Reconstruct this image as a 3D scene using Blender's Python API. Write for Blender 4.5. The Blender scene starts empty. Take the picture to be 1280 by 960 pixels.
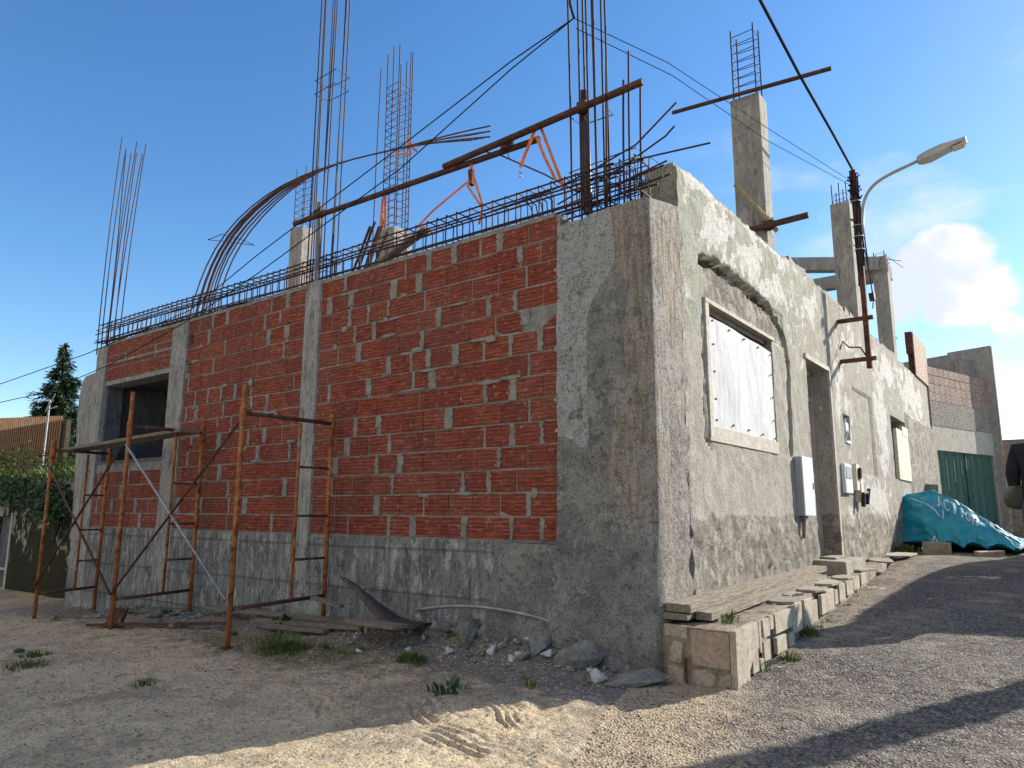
import bpy, bmesh, math, random
from mathutils import Vector, Matrix, noise
R = math.radians
rng = random.Random(11)
scene = bpy.context.scene
COL = scene.collection

# ------------------------------------------------------------------ helpers
def link(o, parent=None):
    COL.objects.link(o)
    if parent is not None: o.parent = parent
    return o
def tag(o, label=None, cat=None, group=None, kind=None):
    if label: o['label'] = label
    if cat: o['category'] = cat
    if group: o['group'] = group
    if kind: o['kind'] = kind
    return o
def empty(name, loc, label, cat, group=None, rz=0):
    o = bpy.data.objects.new(name, None); o.empty_display_size = .2
    o.location = loc; o.rotation_euler = (0, 0, rz)
    link(o); return tag(o, label, cat, group)
def copy_tree(o, parent=None):
    c = o.copy(); COL.objects.link(c)
    if parent is not None: c.parent = parent
    for ch in list(o.children): copy_tree(ch, c)
    return c
def nz(x, y, z=0.0): return noise.noise(Vector((x, y, z)))
def fbm(x, y, z=0.0, o=3):
    s = 0; a = 1; f = 1
    for i in range(o):
        s += a*noise.noise(Vector((x*f, y*f, z*f+i*7.3))); a *= .5; f *= 2.1
    return s
def sst(a, b, x):
    t = max(0, min(1, (x-a)/(b-a))); return t*t*(3-2*t)

class MB:
    def __init__(s): s.v = []; s.f = []; s.mi = []; s.cur = 0
    def face(s, idx): s.f.append(tuple(idx)); s.mi.append(s.cur)
    def box(s, x0, y0, z0, x1, y1, z1, M=None, jit=0.0, taper=None):
        b = len(s.v)
        for (x, y, z) in ((x0,y0,z0),(x1,y0,z0),(x1,y1,z0),(x0,y1,z0),(x0,y0,z1),(x1,y0,z1),(x1,y1,z1),(x0,y1,z1)):
            p = Vector((x+rng.uniform(-jit,jit), y+rng.uniform(-jit,jit), z+rng.uniform(-jit,jit)))
            if M is not None: p = M @ p
            s.v.append(p)
        for q in ((0,3,2,1),(4,5,6,7),(0,1,5,4),(1,2,6,5),(2,3,7,6),(3,0,4,7)): s.face([b+i for i in q])
        return s
    def tube(s, pts, r, n=6, cap=True, r1=None):
        pts = [Vector(p) for p in pts]; b0 = len(s.v); L = len(pts)
        up = Vector((0,0,1)); 
        prev = None
        for i, p in enumerate(pts):
            t = (pts[min(i+1,L-1)]-pts[max(i-1,0)]).normalized()
            if prev is None:
                a = t.cross(up)
                if a.length < .05: a = t.cross(Vector((1,0,0)))
                a.normalize()
            else:
                a = prev - t*prev.dot(t)
                a.normalize()
            prev = a; b = t.cross(a)
            rr = r if r1 is None else r+(r1-r)*i/(L-1)
            for k in range(n):
                w = 2*math.pi*(k+.5)/n
                s.v.append(p + a*(math.cos(w)*rr) + b*(math.sin(w)*rr))
        for i in range(L-1):
            for k in range(n):
                k2 = (k+1) % n
                s.face((b0+i*n+k, b0+i*n+k2, b0+(i+1)*n+k2, b0+(i+1)*n+k))
        if cap:
            s.face([b0+k for k in range(n)][::-1]); s.face([b0+(L-1)*n+k for k in range(n)])
        return s
    def prism(s, pts, d):   # polygon extruded by vector d
        b = len(s.v); n = len(pts); d = Vector(d)
        for p in pts: s.v.append(Vector(p))
        for p in pts: s.v.append(Vector(p)+d)
        s.face(range(b, b+n)); s.face(range(b+2*n-1, b+n-1, -1))
        for i in range(n):
            j = (i+1) % n; s.face((b+i, b+n+i, b+n+j, b+j))
        return s
    def build(s, name, mats, parent=None, smooth=False, bevel=0):
        me = bpy.data.meshes.new(name)
        me.from_pydata([tuple(v) for v in s.v], [], s.f)
        if not isinstance(mats, (list, tuple)): mats = [mats]
        for m in mats: me.materials.append(m)
        if len(mats) > 1: me.polygons.foreach_set('material_index', s.mi)
        bm = bmesh.new(); bm.from_mesh(me)
        bmesh.ops.recalc_face_normals(bm, faces=bm.faces)
        if bevel: bmesh.ops.bevel(bm, geom=[e for e in bm.edges if e.is_manifold and e.calc_face_angle(0) > .6], offset=bevel, segments=2, affect='EDGES', profile=.6)
        bm.to_mesh(me); bm.free()
        if smooth: me.polygons.foreach_set('use_smooth', [True]*len(me.polygons))
        o = bpy.data.objects.new(name, me)
        return link(o, parent)

def grid(name, us, vs, pos, mat, parent=None, skip=None, attr=None, back=None, smooth=True):
    """dense sheet; pos(u,v)->xyz ; attr(u,v)->(r,g,b,a) ; back = vector for closing rims"""
    nu, nv = len(us), len(vs); V = []; A = []
    for u in us:
        for v in vs:
            V.append(tuple(pos(u, v)))
            if attr: A.append(attr(u, v))
    F = []
    for i in range(nu-1):
        for j in range(nv-1):
            if skip and skip((us[i]+us[i+1])/2, (vs[j]+vs[j+1])/2): continue
            F.append((i*nv+j, (i+1)*nv+j, (i+1)*nv+j+1, i*nv+j+1))
    if back:
        cnt = {}
        for f in F:
            for k in range(4):
                a, b = f[k], f[(k+1) % 4]
                if (b, a) in cnt: cnt.pop((b, a))
                else: cnt[(a, b)] = 1
        m = {}; m2 = {}; bv = Vector(back)
        def nb(i, m, d):
            if i not in m:
                m[i] = len(V); V.append(tuple(Vector(V[i])+d))
                if attr: A.append(A[i])
            return m[i]
        z0_ = Vector((0,0,0))
        for (a, b) in cnt: F.append((nb(b,m2,z0_), nb(a,m2,z0_), nb(a,m,bv), nb(b,m,bv)))
    used = sorted({i for f in F for i in f}); mp = {o: n for n, o in enumerate(used)}
    me = bpy.data.meshes.new(name)
    me.from_pydata([V[i] for i in used], [], [tuple(mp[i] for i in f) for f in F])
    if attr:
        ca = me.color_attributes.new('zones', 'FLOAT_COLOR', 'POINT')
        flat = []
        for i in used: flat.extend(A[i])
        ca.data.foreach_set('color', flat)
    me.materials.append(mat)
    if smooth: me.polygons.foreach_set('use_smooth', [True]*len(me.polygons))
    return link(bpy.data.objects.new(name, me), parent)

def lin(a, b, step):
    n = max(1, int(round((b-a)/step))); return [a+(b-a)*i/n for i in range(n+1)]
def lins(stops, steps):
    out = []
    for i in range(len(steps)):
        l = lin(stops[i], stops[i+1], steps[i]); out += l if i == 0 else l[1:]
    return out

# ------------------------------------------------------------------ materials
class N:
    def __init__(s, name):
        s.m = bpy.data.materials.new(name); s.m.use_nodes = True
        s.t = s.m.node_tree; s.n = s.t.nodes; s.l = s.t.links
        s.b = s.n['Principled BSDF']; s.co = s.n.new('ShaderNodeTexCoord').outputs['Object']
    def lk(s, a, b): s.l.new(a, b)
    def setv(s, sock, v):
        if isinstance(v, bpy.types.NodeSocket): s.lk(v, sock)
        elif isinstance(v, (tuple, list)) and len(v) == 3 and sock.type == 'RGBA': sock.default_value = (*v, 1)
        else: sock.default_value = v
    def mapc(s, scale=(1,1,1), loc=(0,0,0), rot=(0,0,0), co=None):
        m = s.n.new('ShaderNodeMapping'); m.inputs['Scale'].default_value = scale; m.inputs['Location'].default_value = loc; m.inputs['Rotation'].default_value = rot
        s.lk(co or s.co, m.inputs['Vector']); return m.outputs[0]
    def noise(s, scale, detail=4, rough=.55, co=None, dist=0):
        x = s.n.new('ShaderNodeTexNoise'); x.inputs['Scale'].default_value = scale; x.inputs['Detail'].default_value = detail
        x.inputs['Roughness'].default_value = rough; x.inputs['Distortion'].default_value = dist; s.lk(co or s.co, x.inputs['Vector']); return x.outputs['Fac']
    def vor(s, scale, co=None, feat='F1', out='Distance', rnd=1):
        x = s.n.new('ShaderNodeTexVoronoi'); x.feature = feat; x.inputs['Scale'].default_value = scale; x.inputs['Randomness'].default_value = rnd
        s.lk(co or s.co, x.inputs['Vector']); return x.outputs[out]
    def wave(s, scale, co=None, axis='Z', dist=1, detail=2, dscale=1, prof='SIN'):
        x = s.n.new('ShaderNodeTexWave'); x.bands_direction = axis; x.wave_profile = prof; x.inputs['Scale'].default_value = scale
        x.inputs['Distortion'].default_value = dist; x.inputs['Detail'].default_value = detail; x.inputs['Detail Scale'].default_value = dscale
        s.lk(co or s.co, x.inputs['Vector']); return x.outputs['Fac']
    def ramp(s, fac, *stops):
        x = s.n.new('ShaderNodeValToRGB'); cr = x.color_ramp
        while len(cr.elements) < len(stops): cr.elements.new(.5)
        for e, (p, c) in zip(cr.elements, stops):
            e.position = p; e.color = (c, c, c, 1) if isinstance(c, (int, float)) else (*c, 1)
        s.lk(fac, x.inputs[0]); return x.outputs[0]
    def mix(s, fac, a, b, mode='MIX'):
        x = s.n.new('ShaderNodeMix'); x.data_type = 'RGBA'; x.blend_type = mode
        s.setv(x.inputs[0], fac); s.setv(x.inputs[6], a); s.setv(x.inputs[7], b); return x.outputs[2]
    def math(s, op, a, b=0.0, c=None, clamp=False):
        x = s.n.new('ShaderNodeMath'); x.operation = op; x.use_clamp = clamp
        s.setv(x.inputs[0], a); s.setv(x.inputs[1], b)
        if c is not None: s.setv(x.inputs[2], c)
        return x.outputs[0]
    def sm(s, x, a, b):
        m = s.n.new('ShaderNodeMapRange'); m.interpolation_type = 'SMOOTHSTEP'; s.lk(x, m.inputs[0]); m.inputs[1].default_value = a; m.inputs[2].default_value = b
        return m.outputs[0]
    def attr(s, name='zones'):
        a = s.n.new('ShaderNodeAttribute'); a.attribute_name = name
        q = s.n.new('ShaderNodeSeparateColor'); s.lk(a.outputs['Color'], q.inputs[0]); return q.outputs[0], q.outputs[1], q.outputs[2], a.outputs['Alpha']
    def island(s):
        return s.n.new('ShaderNodeNewGeometry').outputs['Random Per Island']
    def objrand(s): return s.n.new('ShaderNodeObjectInfo').outputs['Random']
    def bump(s, h, strength=.5, dist=.01, prev=None):
        x = s.n.new('ShaderNodeBump'); x.inputs['Strength'].default_value = strength; x.inputs['Distance'].default_value = dist
        s.lk(h, x.inputs['Height'])
        if prev is not None: s.lk(prev, x.inputs['Normal'])
        return x.outputs[0]
    def out(s, col, rough=.9, normal=None, metal=0, spec=.3):
        s.setv(s.b.inputs['Base Color'], col); s.setv(s.b.inputs['Roughness'], rough); s.b.inputs['Metallic'].default_value = metal
        s.b.inputs['Specular IOR Level'].default_value = spec
        if normal is not None: s.lk(normal, s.b.inputs['Normal'])
        return s.m

def simple(name, c1, c2, scale=8, rough=.85, bs=.3, bd=.004, bscale=60, metal=0, spec=.3, per=None, streak=(1,1,1)):
    n = N(name); co = n.mapc(streak)
    c = n.mix(n.ramp(n.noise(scale, 7, .68, co=co), (.38, 0), (.60, 1)), c1, c2)
    if per: c = n.mix(n.math('MULTIPLY', n.objrand() if per == 'obj' else n.island(), .5), c, tuple(x*.25 for x in c2))
    if rough > .72:
        c = n.mix(n.ramp(n.noise(scale*4.5, 6, .8, co=co), (.36, .7), (.5, 0)), c, tuple(x*.35 for x in c2))
        c = n.mix(n.ramp(n.noise(scale*6, 5, .8, co=n.mapc(streak, (3,7,1))), (.56, 0), (.66, .45)), c, tuple(min(.75, x*1.45) for x in c1))
        if per != 'obj': bs = min(1, bs*1.3)
    return n.out(c, rough, n.bump(n.noise(bscale, 6, .7, co=co), bs, bd), metal, spec)
def rusty(name, c1, c2, splash=.5):
    n = N(name)
    c = n.mix(n.ramp(n.noise(6, 7, .72), (.42, 0), (.58, 1)), c1, c2)
    c = n.mix(n.ramp(n.noise(13, 7, .75, co=n.mapc((1,1,1),(4,1,2))), (.54, 0), (.60, .85)), c, tuple(x*.35 for x in c2))
    c = n.mix(n.ramp(n.noise(9, 7, .7, co=n.mapc((1,1,.7),(8,3,5))), (.60, 0), (.64, splash)), c, (.36,.33,.30))
    return n.out(c, .8, n.bump(n.noise(60, 6, .75), .7, .004), .1, .25)

M = {}
# sandy lot
def ground_mat():
    n = N('sandy_earth')
    big = n.noise(.7, 4); mid = n.noise(4, 5, .65); fine = n.noise(90, 4, .7)
    c = n.mix(n.ramp(big, (.35, 0), (.65, 1)), (.60,.48,.31), (.47,.385,.27))
    c = n.mix(n.ramp(mid, (.42, 0), (.62, .8)), c, (.64,.54,.38))
    c = n.mix(n.ramp(n.noise(1.6, 6, .6, co=n.mapc(loc=(4,9,1))), (.50, 0), (.60, .7)), c, (.27,.235,.18))
    c = n.mix(n.ramp(n.noise(9, 8, .78), (.38, .6), (.46, 0)), c, (.30,.24,.165))
    r, g, b, a = n.attr()
    c = n.mix(n.sm(n.math('ADD', r, n.math('MULTIPLY', n.math('SUBTRACT', n.noise(7,5,.7), .5), 1.1)), .35, .75), c, (.17,.165,.16))   # cement grit near the wall
    c = n.mix(n.sm(n.math('ADD', g, n.math('MULTIPLY', n.math('SUBTRACT', n.noise(5,5,.7), .5), 1.3)), .4, .8), c, (.13,.12,.055))    # mossy low growth
    c = n.mix(n.ramp(fine, (.35, .7), (.55, 0)), c, (.26,.19,.13))
    peb = n.vor(70, out='Color')
    q = n.n.new('ShaderNodeSeparateColor'); n.lk(peb, q.inputs[0])
    c = n.mix(n.ramp(q.outputs[0], (.86, 0), (.9, .6)), c, (.6,.56,.5))
    c = n.mix(n.ramp(q.outputs[1], (.86, 0), (.9, .65)), c, (.13,.11,.1))
    b1 = n.bump(n.noise(14, 6, .75), .7, .03); b2 = n.bump(n.vor(60), .4, .008, b1); b3 = n.bump(fine, .5, .008, b2)
    return n.out(c, .96, b3, 0, .15)
M['ground'] = ground_mat()
def road_mat():
    n = N('worn_asphalt')
    v = n.vor(85, out='Color'); q = n.n.new('ShaderNodeSeparateColor'); n.lk(v, q.inputs[0])
    c = n.ramp(q.outputs[0], (.0, (.05,.046,.046)), (.5, (.115,.106,.10)), (.8, (.21,.19,.17)), (1, (.40,.36,.31)))
    c = n.mix(n.ramp(n.noise(1.3, 6, .7), (.45, 0), (.68, .6)), c, (.31,.265,.21))
    r, g, b, a = n.attr()
    c = n.mix(n.sm(n.math('ADD', r, n.math('MULTIPLY', n.math('SUBTRACT', n.noise(6,6,.75), .5), 1.5)), .25, .85), c, (.45,.365,.255))
    c = n.mix(n.ramp(n.noise(38, 6, .8), (.40, .9), (.50, 0)), c, (.035,.032,.034)); c = n.mix(n.ramp(n.noise(2.4, 7, .75), (.54, 0), (.62, .5)), c, (.34,.30,.25))
    b1 = n.bump(n.noise(5, 5, .7), .5, .04); b2 = n.bump(n.vor(70), .9, .014, b1); b3 = n.bump(n.noise(160, 3), .4, .004, b2)
    return n.out(c, .93, b3, 0, .2)
M['road'] = road_mat()
def brick_mat(name, c1, c2, c3, dirty=.35):
    n = N(name)
    isl = n.island()
    c = n.ramp(isl, (0, c1), (.45, c2), (1, c3))
    hz = n.mapc((1.2, 1.2, 14))
    c = n.mix(n.ramp(n.noise(5, 6, .75, co=hz), (.38, 0), (.58, .95)), c, tuple(x*.34 for x in c1))
    c = n.mix(n.ramp(n.noise(3, 4, .6, co=n.mapc((1.5,1.5,9),(3,3,3))), (.55, 0), (.75, .5)), c, (.42,.15,.09))
    c = n.mix(n.ramp(n.noise(7, 6, .75), (.55, 0), (.72, dirty)), c, (.28,.22,.195))
    c = n.mix(n.ramp(n.noise(60, 3, .7), (.68, 0), (.74, .7)), c, (.5,.44,.4))
    c = n.mix(n.ramp(n.noise(1.1, 3, .6), (.4, .25), (.62, 0)), c, (.16,.11,.10))
    c = n.mix(n.ramp(n.noise(19, 7, .8), (.57, 0), (.62, .6)), c, (.46,.33,.27))
    c = n.mix(n.ramp(n.noise(15, 7, .8, co=n.mapc((1,1,1),(7,7,7))), (.37, .75), (.42, 0)), c, tuple(x*.3 for x in c1))
    w = n.wave(9, axis='Z', dist=.5, dscale=2)
    c = n.mix(n.ramp(w, (.0, .45), (.35, 0)), c, tuple(x*.4 for x in c1))
    b1 = n.bump(w, .7, .006); b2 = n.bump(n.noise(45, 5, .7), .5, .003, b1)
    return n.out(c, .82, b2, 0, .25)
M['brick'] = brick_mat('hollow_brick', (.27,.047,.025), (.36,.068,.034), (.44,.102,.054))
M['pale_brick'] = brick_mat('pale_brick', (.56,.42,.34), (.62,.50,.42), (.48,.29,.21), .8)
def mortar_mat():
    n = N('mortar')
    c = n.mix(n.ramp(n.noise(9, 6, .7), (.35, 0), (.65, 1)), (.17,.17,.165), (.33,.325,.31))
    c = n.mix(n.ramp(n.noise(2.3, 4, .7), (.5, 0), (.7, .6)), c, (.33,.28,.235))
    c = n.mix(n.ramp(n.noise(60, 3, .7), (.3, .7), (.45, 0)), c, (.07,.065,.06))
    return n.out(c, .95, n.bump(n.noise(40, 6, .75), .9, .012), 0, .15)
M['mortar'] = mortar_mat()
def concrete_mat(name, c1, c2, stain=(.16,.165,.17), boards=None, pale=(.5,.5,.49), amt=.6, bd=.006):
    n = N(name)
    c = n.mix(n.ramp(n.noise(3.5, 6, .65), (.35, 0), (.65, 1)), c1, c2)
    c = n.mix(n.ramp(n.noise(5, 6, .7, co=n.mapc((3.5,3.5,.45))), (.44, 0), (.66, amt)), c, stain)
    c = n.mix(n.ramp(n.noise(4, 6, .72, co=n.mapc((2.2,2.2,.5),(5,2,9))), (.54, 0), (.68, amt)), c, pale)
    c = n.mix(n.ramp(n.noise(5, 9, .76, co=n.mapc((1.6,1.6,.6),(3,9,1))), (.55, 0), (.585, .6)), c, tuple(min(.6,x*1.05) for x in pale)); c = n.mix(n.ramp(n.noise(7, 9, .78, co=n.mapc((1.8,1.8,.6),(13,2,6))), (.41, .7), (.445, 0)), c, tuple(x*.6 for x in stain)); c = n.mix(n.ramp(n.noise(60, 5, .8), (.36, .85), (.48, 0)), c, tuple(x*.45 for x in stain)); c = n.mix(n.ramp(n.noise(48, 4, .8), (.56, 0), (.66, .5)), c, tuple(min(.7,x*1.15) for x in pale))
    b = n.bump(n.noise(25, 6, .75), .5, bd)
    if boards:
        w = n.wave(boards, axis='Z', dist=.25, prof='SAW'); c = n.mix(n.ramp(w, (.0, .5), (.05, 0), (.93, 0), (1, .5)), c, tuple(x*.6 for x in stain))
        b = n.bump(n.ramp(w, (0, 0), (.05, 1), (.95, 1), (1, 0)), .5, .01, b)
    return n.out(c, .92, b, 0, .2)
M['concrete'] = concrete_mat('column_concrete', (.26,.25,.23), (.37,.35,.315), pale=(.47,.45,.41), amt=.5)
M['shuttered'] = concrete_mat('shuttered_concrete', (.16,.168,.172), (.255,.26,.26), (.07,.075,.08), .78, (.44,.45,.455), .85)
M['col_wall'] = concrete_mat('wall_column_concrete', (.27,.275,.275), (.37,.37,.36), (.11,.115,.115), None, (.40,.40,.385), .65)
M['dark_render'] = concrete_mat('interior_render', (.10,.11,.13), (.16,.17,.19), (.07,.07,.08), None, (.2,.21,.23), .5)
M['grey_render'] = concrete_mat('grey_render', (.25,.25,.25), (.33,.325,.32), (.18,.18,.18), None, (.4,.4,.39), .5)
M['cream_render'] = concrete_mat('cream_render', (.5,.46,.38), (.6,.56,.47), (.33,.3,.25), None, (.65,.62,.55), .5)
def corner_mat():
    n = N('corner_cement')
    r, g, b, a = n.attr()    # r smooth pale screed, g beige pillar concrete, b coarse pebbly, a eroded old plaster edge
    nn = n.math('MULTIPLY', n.math('SUBTRACT', n.noise(4, 6, .7), .5), .9)
    base = n.mix(n.ramp(n.noise(6, 7, .72), (.36, 0), (.62, 1)), (.15,.153,.158), (.28,.28,.28))
    base = n.mix(n.ramp(n.noise(2.2, 5, .7, co=n.mapc(loc=(7,1,3))), (.48, 0), (.62, .7)), base, (.37,.365,.35))
    pale = n.mix(n.ramp(n.noise(7, 5, .6), (.35, 0), (.65, 1)), (.40,.415,.435), (.50,.51,.52))
    c = n.mix(n.sm(n.math('ADD', r, nn), .42, .5), base, pale)
    pil = n.mix(n.ramp(n.noise(5, 6, .7, co=n.mapc((5,5,.5))), (.42, 0), (.56, 1)), (.235,.205,.17), (.42,.375,.315))
    c = n.mix(n.sm(n.math('ADD', g, nn), .42, .5), c, pil)
    peb = n.ramp(n.vor(75), (.1, (.48,.43,.38)), (.5, (.30,.26,.23)), (.8, (.14,.12,.11)))
    c = n.mix(n.sm(n.math('ADD', b, nn), .42, .56), c, peb)
    c = n.mix(n.sm(n.math('ADD', a, nn), .42, .52), c, (.47,.50,.42))
    crk = n.vor(2.6, co=n.mapc((1,1,.8), (0,0,0)), feat='DISTANCE_TO_EDGE')
    c = n.mix(n.ramp(n.noise(4.5, 9, .74, co=n.mapc((1,1,.8),(3,9,1))), (.55, 0), (.575, .75)), c, (.40,.40,.395))
    c = n.mix(n.ramp(n.noise(6, 9, .78, co=n.mapc((1,1,.8),(13,2,6))), (.40, .8), (.43, 0)), c, (.115,.118,.122))
    ck = n.math('ABSOLUTE', n.math('SUBTRACT', n.noise(1.7, 8, .62, co=n.mapc((1,1,.8),(5,5,2))), .5)); c = n.mix(n.ramp(ck, (.0, .8), (.006, 0)), c, (.05,.05,.05))
    c = n.mix(n.ramp(n.noise(26, 7, .8), (.40, .45), (.46, 0)), c, (.10,.10,.102)); c = n.mix(n.ramp(n.noise(24, 7, .8, co=n.mapc((1,1,1),(2,6,6))), (.57, 0), (.62, .35)), c, (.45,.445,.43))
    c = n.mix(n.ramp(n.noise(55, 4, .75), (.36, .9), (.48, 0)), c, (.06,.058,.055)); c = n.mix(n.ramp(n.noise(60, 5, .8), (.56, 0), (.66, .55)), c, (.42,.41,.39))
    mott = n.ramp(n.noise(16, 6, .8), (.4, 0), (.6, 1))
    b1 = n.bump(n.noise(11, 7, .8), .9, .035); b2 = n.bump(n.noise(60, 5, .75), .7, .008, b1)
    b3 = n.bump(n.vor(75), .35, .005, b2)
    return n.out(n.mix(.13, c, n.mix(mott, tuple([.05]*3), (.42,.40,.37))), .95, b3, 0, .15)
M['corner'] = corner_mat()
def facade_mat():
    n = N('peeling_plaster')
    r, g, b, a = n.attr()    # r green paint, g white chips, b stony plinth, a dark gouge / (negative) pebbledash
    wob = n.math('MULTIPLY', n.math('SUBTRACT', n.noise(3.2, 7, .72), .5), 1.5)
    wob2 = n.math('MULTIPLY', n.math('SUBTRACT', n.noise(4.2, 8, .66, co=n.mapc((1,.75,.8), (3,5,2))), .5), 3.2)
    base = n.mix(n.ramp(n.noise(5, 6, .68), (.35, 0), (.65, 1)), (.33,.305,.262), (.46,.43,.375))
    base = n.mix(n.ramp(n.noise(1.4, 5, .7, co=n.mapc(loc=(1,8,4))), (.5, 0), (.62, .6)), base, (.335,.32,.265))
    green = n.mix(n.ramp(n.noise(4, 5, .6), (.35, 0), (.65, 1)), (.31,.335,.275), (.39,.405,.34))
    mg = n.sm(n.math('ADD', r, wob), .44, .54)
    c = n.mix(mg, base, green)
    mw = n.sm(n.math('ADD', g, wob2), .5, .56)
    c = n.mix(mw, c, n.mix(n.noise(6,5,.7), (.46,.445,.41), (.62,.60,.565)))
    dn = n.n.new('ShaderNodeTexNoise'); dn.inputs['Scale'].default_value = 3.5; dn.inputs['Detail'].default_value = 5; n.lk(n.co, dn.inputs['Vector'])
    dv = n.n.new('ShaderNodeVectorMath'); dv.operation = 'MULTIPLY_ADD'; n.lk(dn.outputs['Color'], dv.inputs[0]); dv.inputs[1].default_value = (.35,.35,.35); n.lk(n.co, dv.inputs[2])
    stc = n.mapc((1,.75,.95), co=dv.outputs[0]); sq = n.n.new('ShaderNodeSeparateColor'); n.lk(n.vor(6.5, co=stc, out='Color'), sq.inputs[0])
    st = n.ramp(sq.outputs[0], (0, (.27,.24,.20)), (.35, (.39,.355,.305)), (.7, (.50,.465,.41)), (1, (.60,.565,.50)))
    ste = n.vor(6.5, co=stc, feat='DISTANCE_TO_EDGE')
    st = n.mix(n.ramp(ste, (.01, .7), (.08, 0)), st, (.22,.195,.16))
    st = n.mix(n.ramp(n.noise(11, 7, .78), (.37, .6), (.52, 0)), st, (.20,.175,.145))
    st = n.mix(n.ramp(n.noise(3.4, 4, .6, co=n.mapc((1,1.4,.8),(0,3,5))), (.56, 0), (.62, .35)), st, (.33,.24,.18))
    mb = n.sm(n.math('ADD', b, wob), .42, .56)
    c = n.mix(mb, c, st)
    md = n.sm(a, .35, .7)
    dk = n.mix(n.ramp(n.noise(22, 5, .7), (.35, 0), (.65, 1)), (.045,.034,.022), (.12,.09,.06))
    c = n.mix(md, c, dk)
    ed = n.vor(2.1, feat='DISTANCE_TO_EDGE', co=n.mapc((1,1,.55)))
    dist = n.noise(2.5, 5, .7)
    crack = n.sm(n.math('ADD', n.math('ABSOLUTE', n.math('SUBTRACT', n.noise(1.5, 7, .62, co=n.mapc((1,1.2,.7),(2,2,2))), .5)), 0), .0, .006)
    c = n.mix(n.math('MULTIPLY', n.math('SUBTRACT', 1.0, crack), .6), c, (.14,.12,.1))
    pit = n.ramp(n.noise(17, 7, .8), (.30, 1), (.37, 0)); c = n.mix(pit, c, (.09,.075,.06))
    stn = n.ramp(n.noise(4, 8, .75, co=n.mapc((1,1.2,.4),(1,4,0))), (.52, 0), (.60, .55)); c = n.mix(stn, c, (.26,.24,.21))
    c = n.mix(n.ramp(n.noise(3.1, 9, .76, co=n.mapc((1,.8,1),(9,4,3))), (.54, 0), (.565, .65)), c, (.44,.43,.40))
    c = n.mix(n.ramp(n.noise(20, 7, .8, co=n.mapc((1,.7,1),(9,4,3))), (.38, .6), (.43, 0)), c, (.19,.165,.14))
    c = n.mix(n.math('MULTIPLY', mw, .85), c, n.mix(n.ramp(n.noise(13, 7, .78), (.38, 0), (.5, 1)), (.36,.345,.31), (.66,.65,.62)))
    c = n.mix(n.ramp(n.noise(60, 5, .8), (.36, .9), (.47, 0)), c, (.10,.085,.07))
    c = n.mix(n.ramp(n.noise(75, 4, .8), (.56, 0), (.66, .5)), c, (.58,.55,.5))
    h = n.math('ADD', n.math('MULTIPLY', mg, .25), n.math('MULTIPLY', mw, .5))
    h = n.math('ADD', h, n.math('MULTIPLY', crack, .3))
    b0 = n.bump(h, .6, .008)
    rough_h = n.math('MULTIPLY', n.noise(9, 7, .78), n.math('ADD', .5, n.math('MULTIPLY', mb, 1.2)))
    b1 = n.bump(rough_h, .9, .055, b0); b1 = n.bump(n.noise(26, 7, .8), .7, .014, b1); b2 = n.bump(n.noise(80, 5, .8), .6, .006, b1)
    return n.out(c, .93, b2, 0, .15)
M['facade'] = facade_mat()
def pebble_mat():
    n = N('pebbledash')
    c = n.ramp(n.vor(28), (.1, (.46,.42,.36)), (.45, (.33,.3,.26)), (.8, (.12,.11,.1)))
    c = n.mix(n.ramp(n.noise(2, 4), (.4, 0), (.7, .4)), c, (.42,.37,.3))
    return n.out(c, .95, n.bump(n.vor(28), .9, .03), 0, .15)
M['pebble'] = pebble_mat()
M['rebar'] = simple('rusty_rebar', (.045,.03,.03), (.085,.045,.035), 20, .75, .4, .002, 200, .3)
M['pipe'] = rusty('rusty_tube', (.07,.032,.024), (.11,.055,.038), .2)
M['bentbar'] = rusty('sunlit_rusty_bar', (.15,.075,.05), (.09,.05,.04), .1)  # lighter rust: sunlight on the bent bars is put into the colour
M['scaf'] = rusty('rusty_orange_scaffold', (.48,.175,.055), (.27,.09,.036), .6)
M['scafdark'] = rusty('dark_rusty_bar', (.14,.055,.032), (.075,.04,.032), .5)
M['galv'] = simple('galvanised_tube', (.35,.36,.38), (.22,.22,.24), 9, .5, .3, .002, 80, .5)
M['yellowtube'] = simple('ochre_tube', (.42,.34,.19), (.30,.22,.12), 10, .6, .3, .002, 80)
M['wood'] = simple('weathered_wood', (.38,.33,.26), (.17,.145,.115), 7, .9, .9, .008, 22, streak=(9,.8,9))
M['woodx'] = simple('old_boards', (.27,.235,.19), (.16,.14,.115), 9, .9, .7, .006, 30, streak=(1,7,7))
M['stone'] = simple('limestone', (.46,.42,.35), (.30,.27,.22), 6, .92, .8, .012, 22, per='obj')
M['clad'] = simple('cladding_stone', (.50,.45,.36), (.36,.31,.24), 7, .9, .6, .006, 28, per='isl')
M['cladpink'] = simple('pinkish_cladding', (.42,.31,.25), (.33,.26,.21), 7, .9, .6, .006, 28)
M['rock'] = simple('rubble_grey', (.36,.345,.325), (.20,.195,.19), 8, .95, .9, .015, 25, per='obj')
M['rockwhite'] = simple('rubble_white', (.62,.60,.57), (.42,.41,.4), 9, .9, .7, .012, 25)
M['soil'] = simple('terrace_soil', (.16,.125,.095), (.36,.30,.235), 9, .97, 1, .02, 40)
M['asph_rim'] = simple('road_slab', (.3,.27,.24), (.18,.165,.15), 8, .95, .8, .01, 60)
M['orange'] = simple('orange_webbing', (.85,.25,.09), (.6,.16,.06), 14, .8, .2, .002, 200)
M['black'] = simple('black_rubber', (.015,.015,.017), (.03,.03,.032), 9, .6, .2, .002, 100)
M['cable'] = simple('cable_sheath', (.02,.022,.028), (.03,.03,.035), 9, .95, .1, .001, 100, 0, .05)
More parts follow.
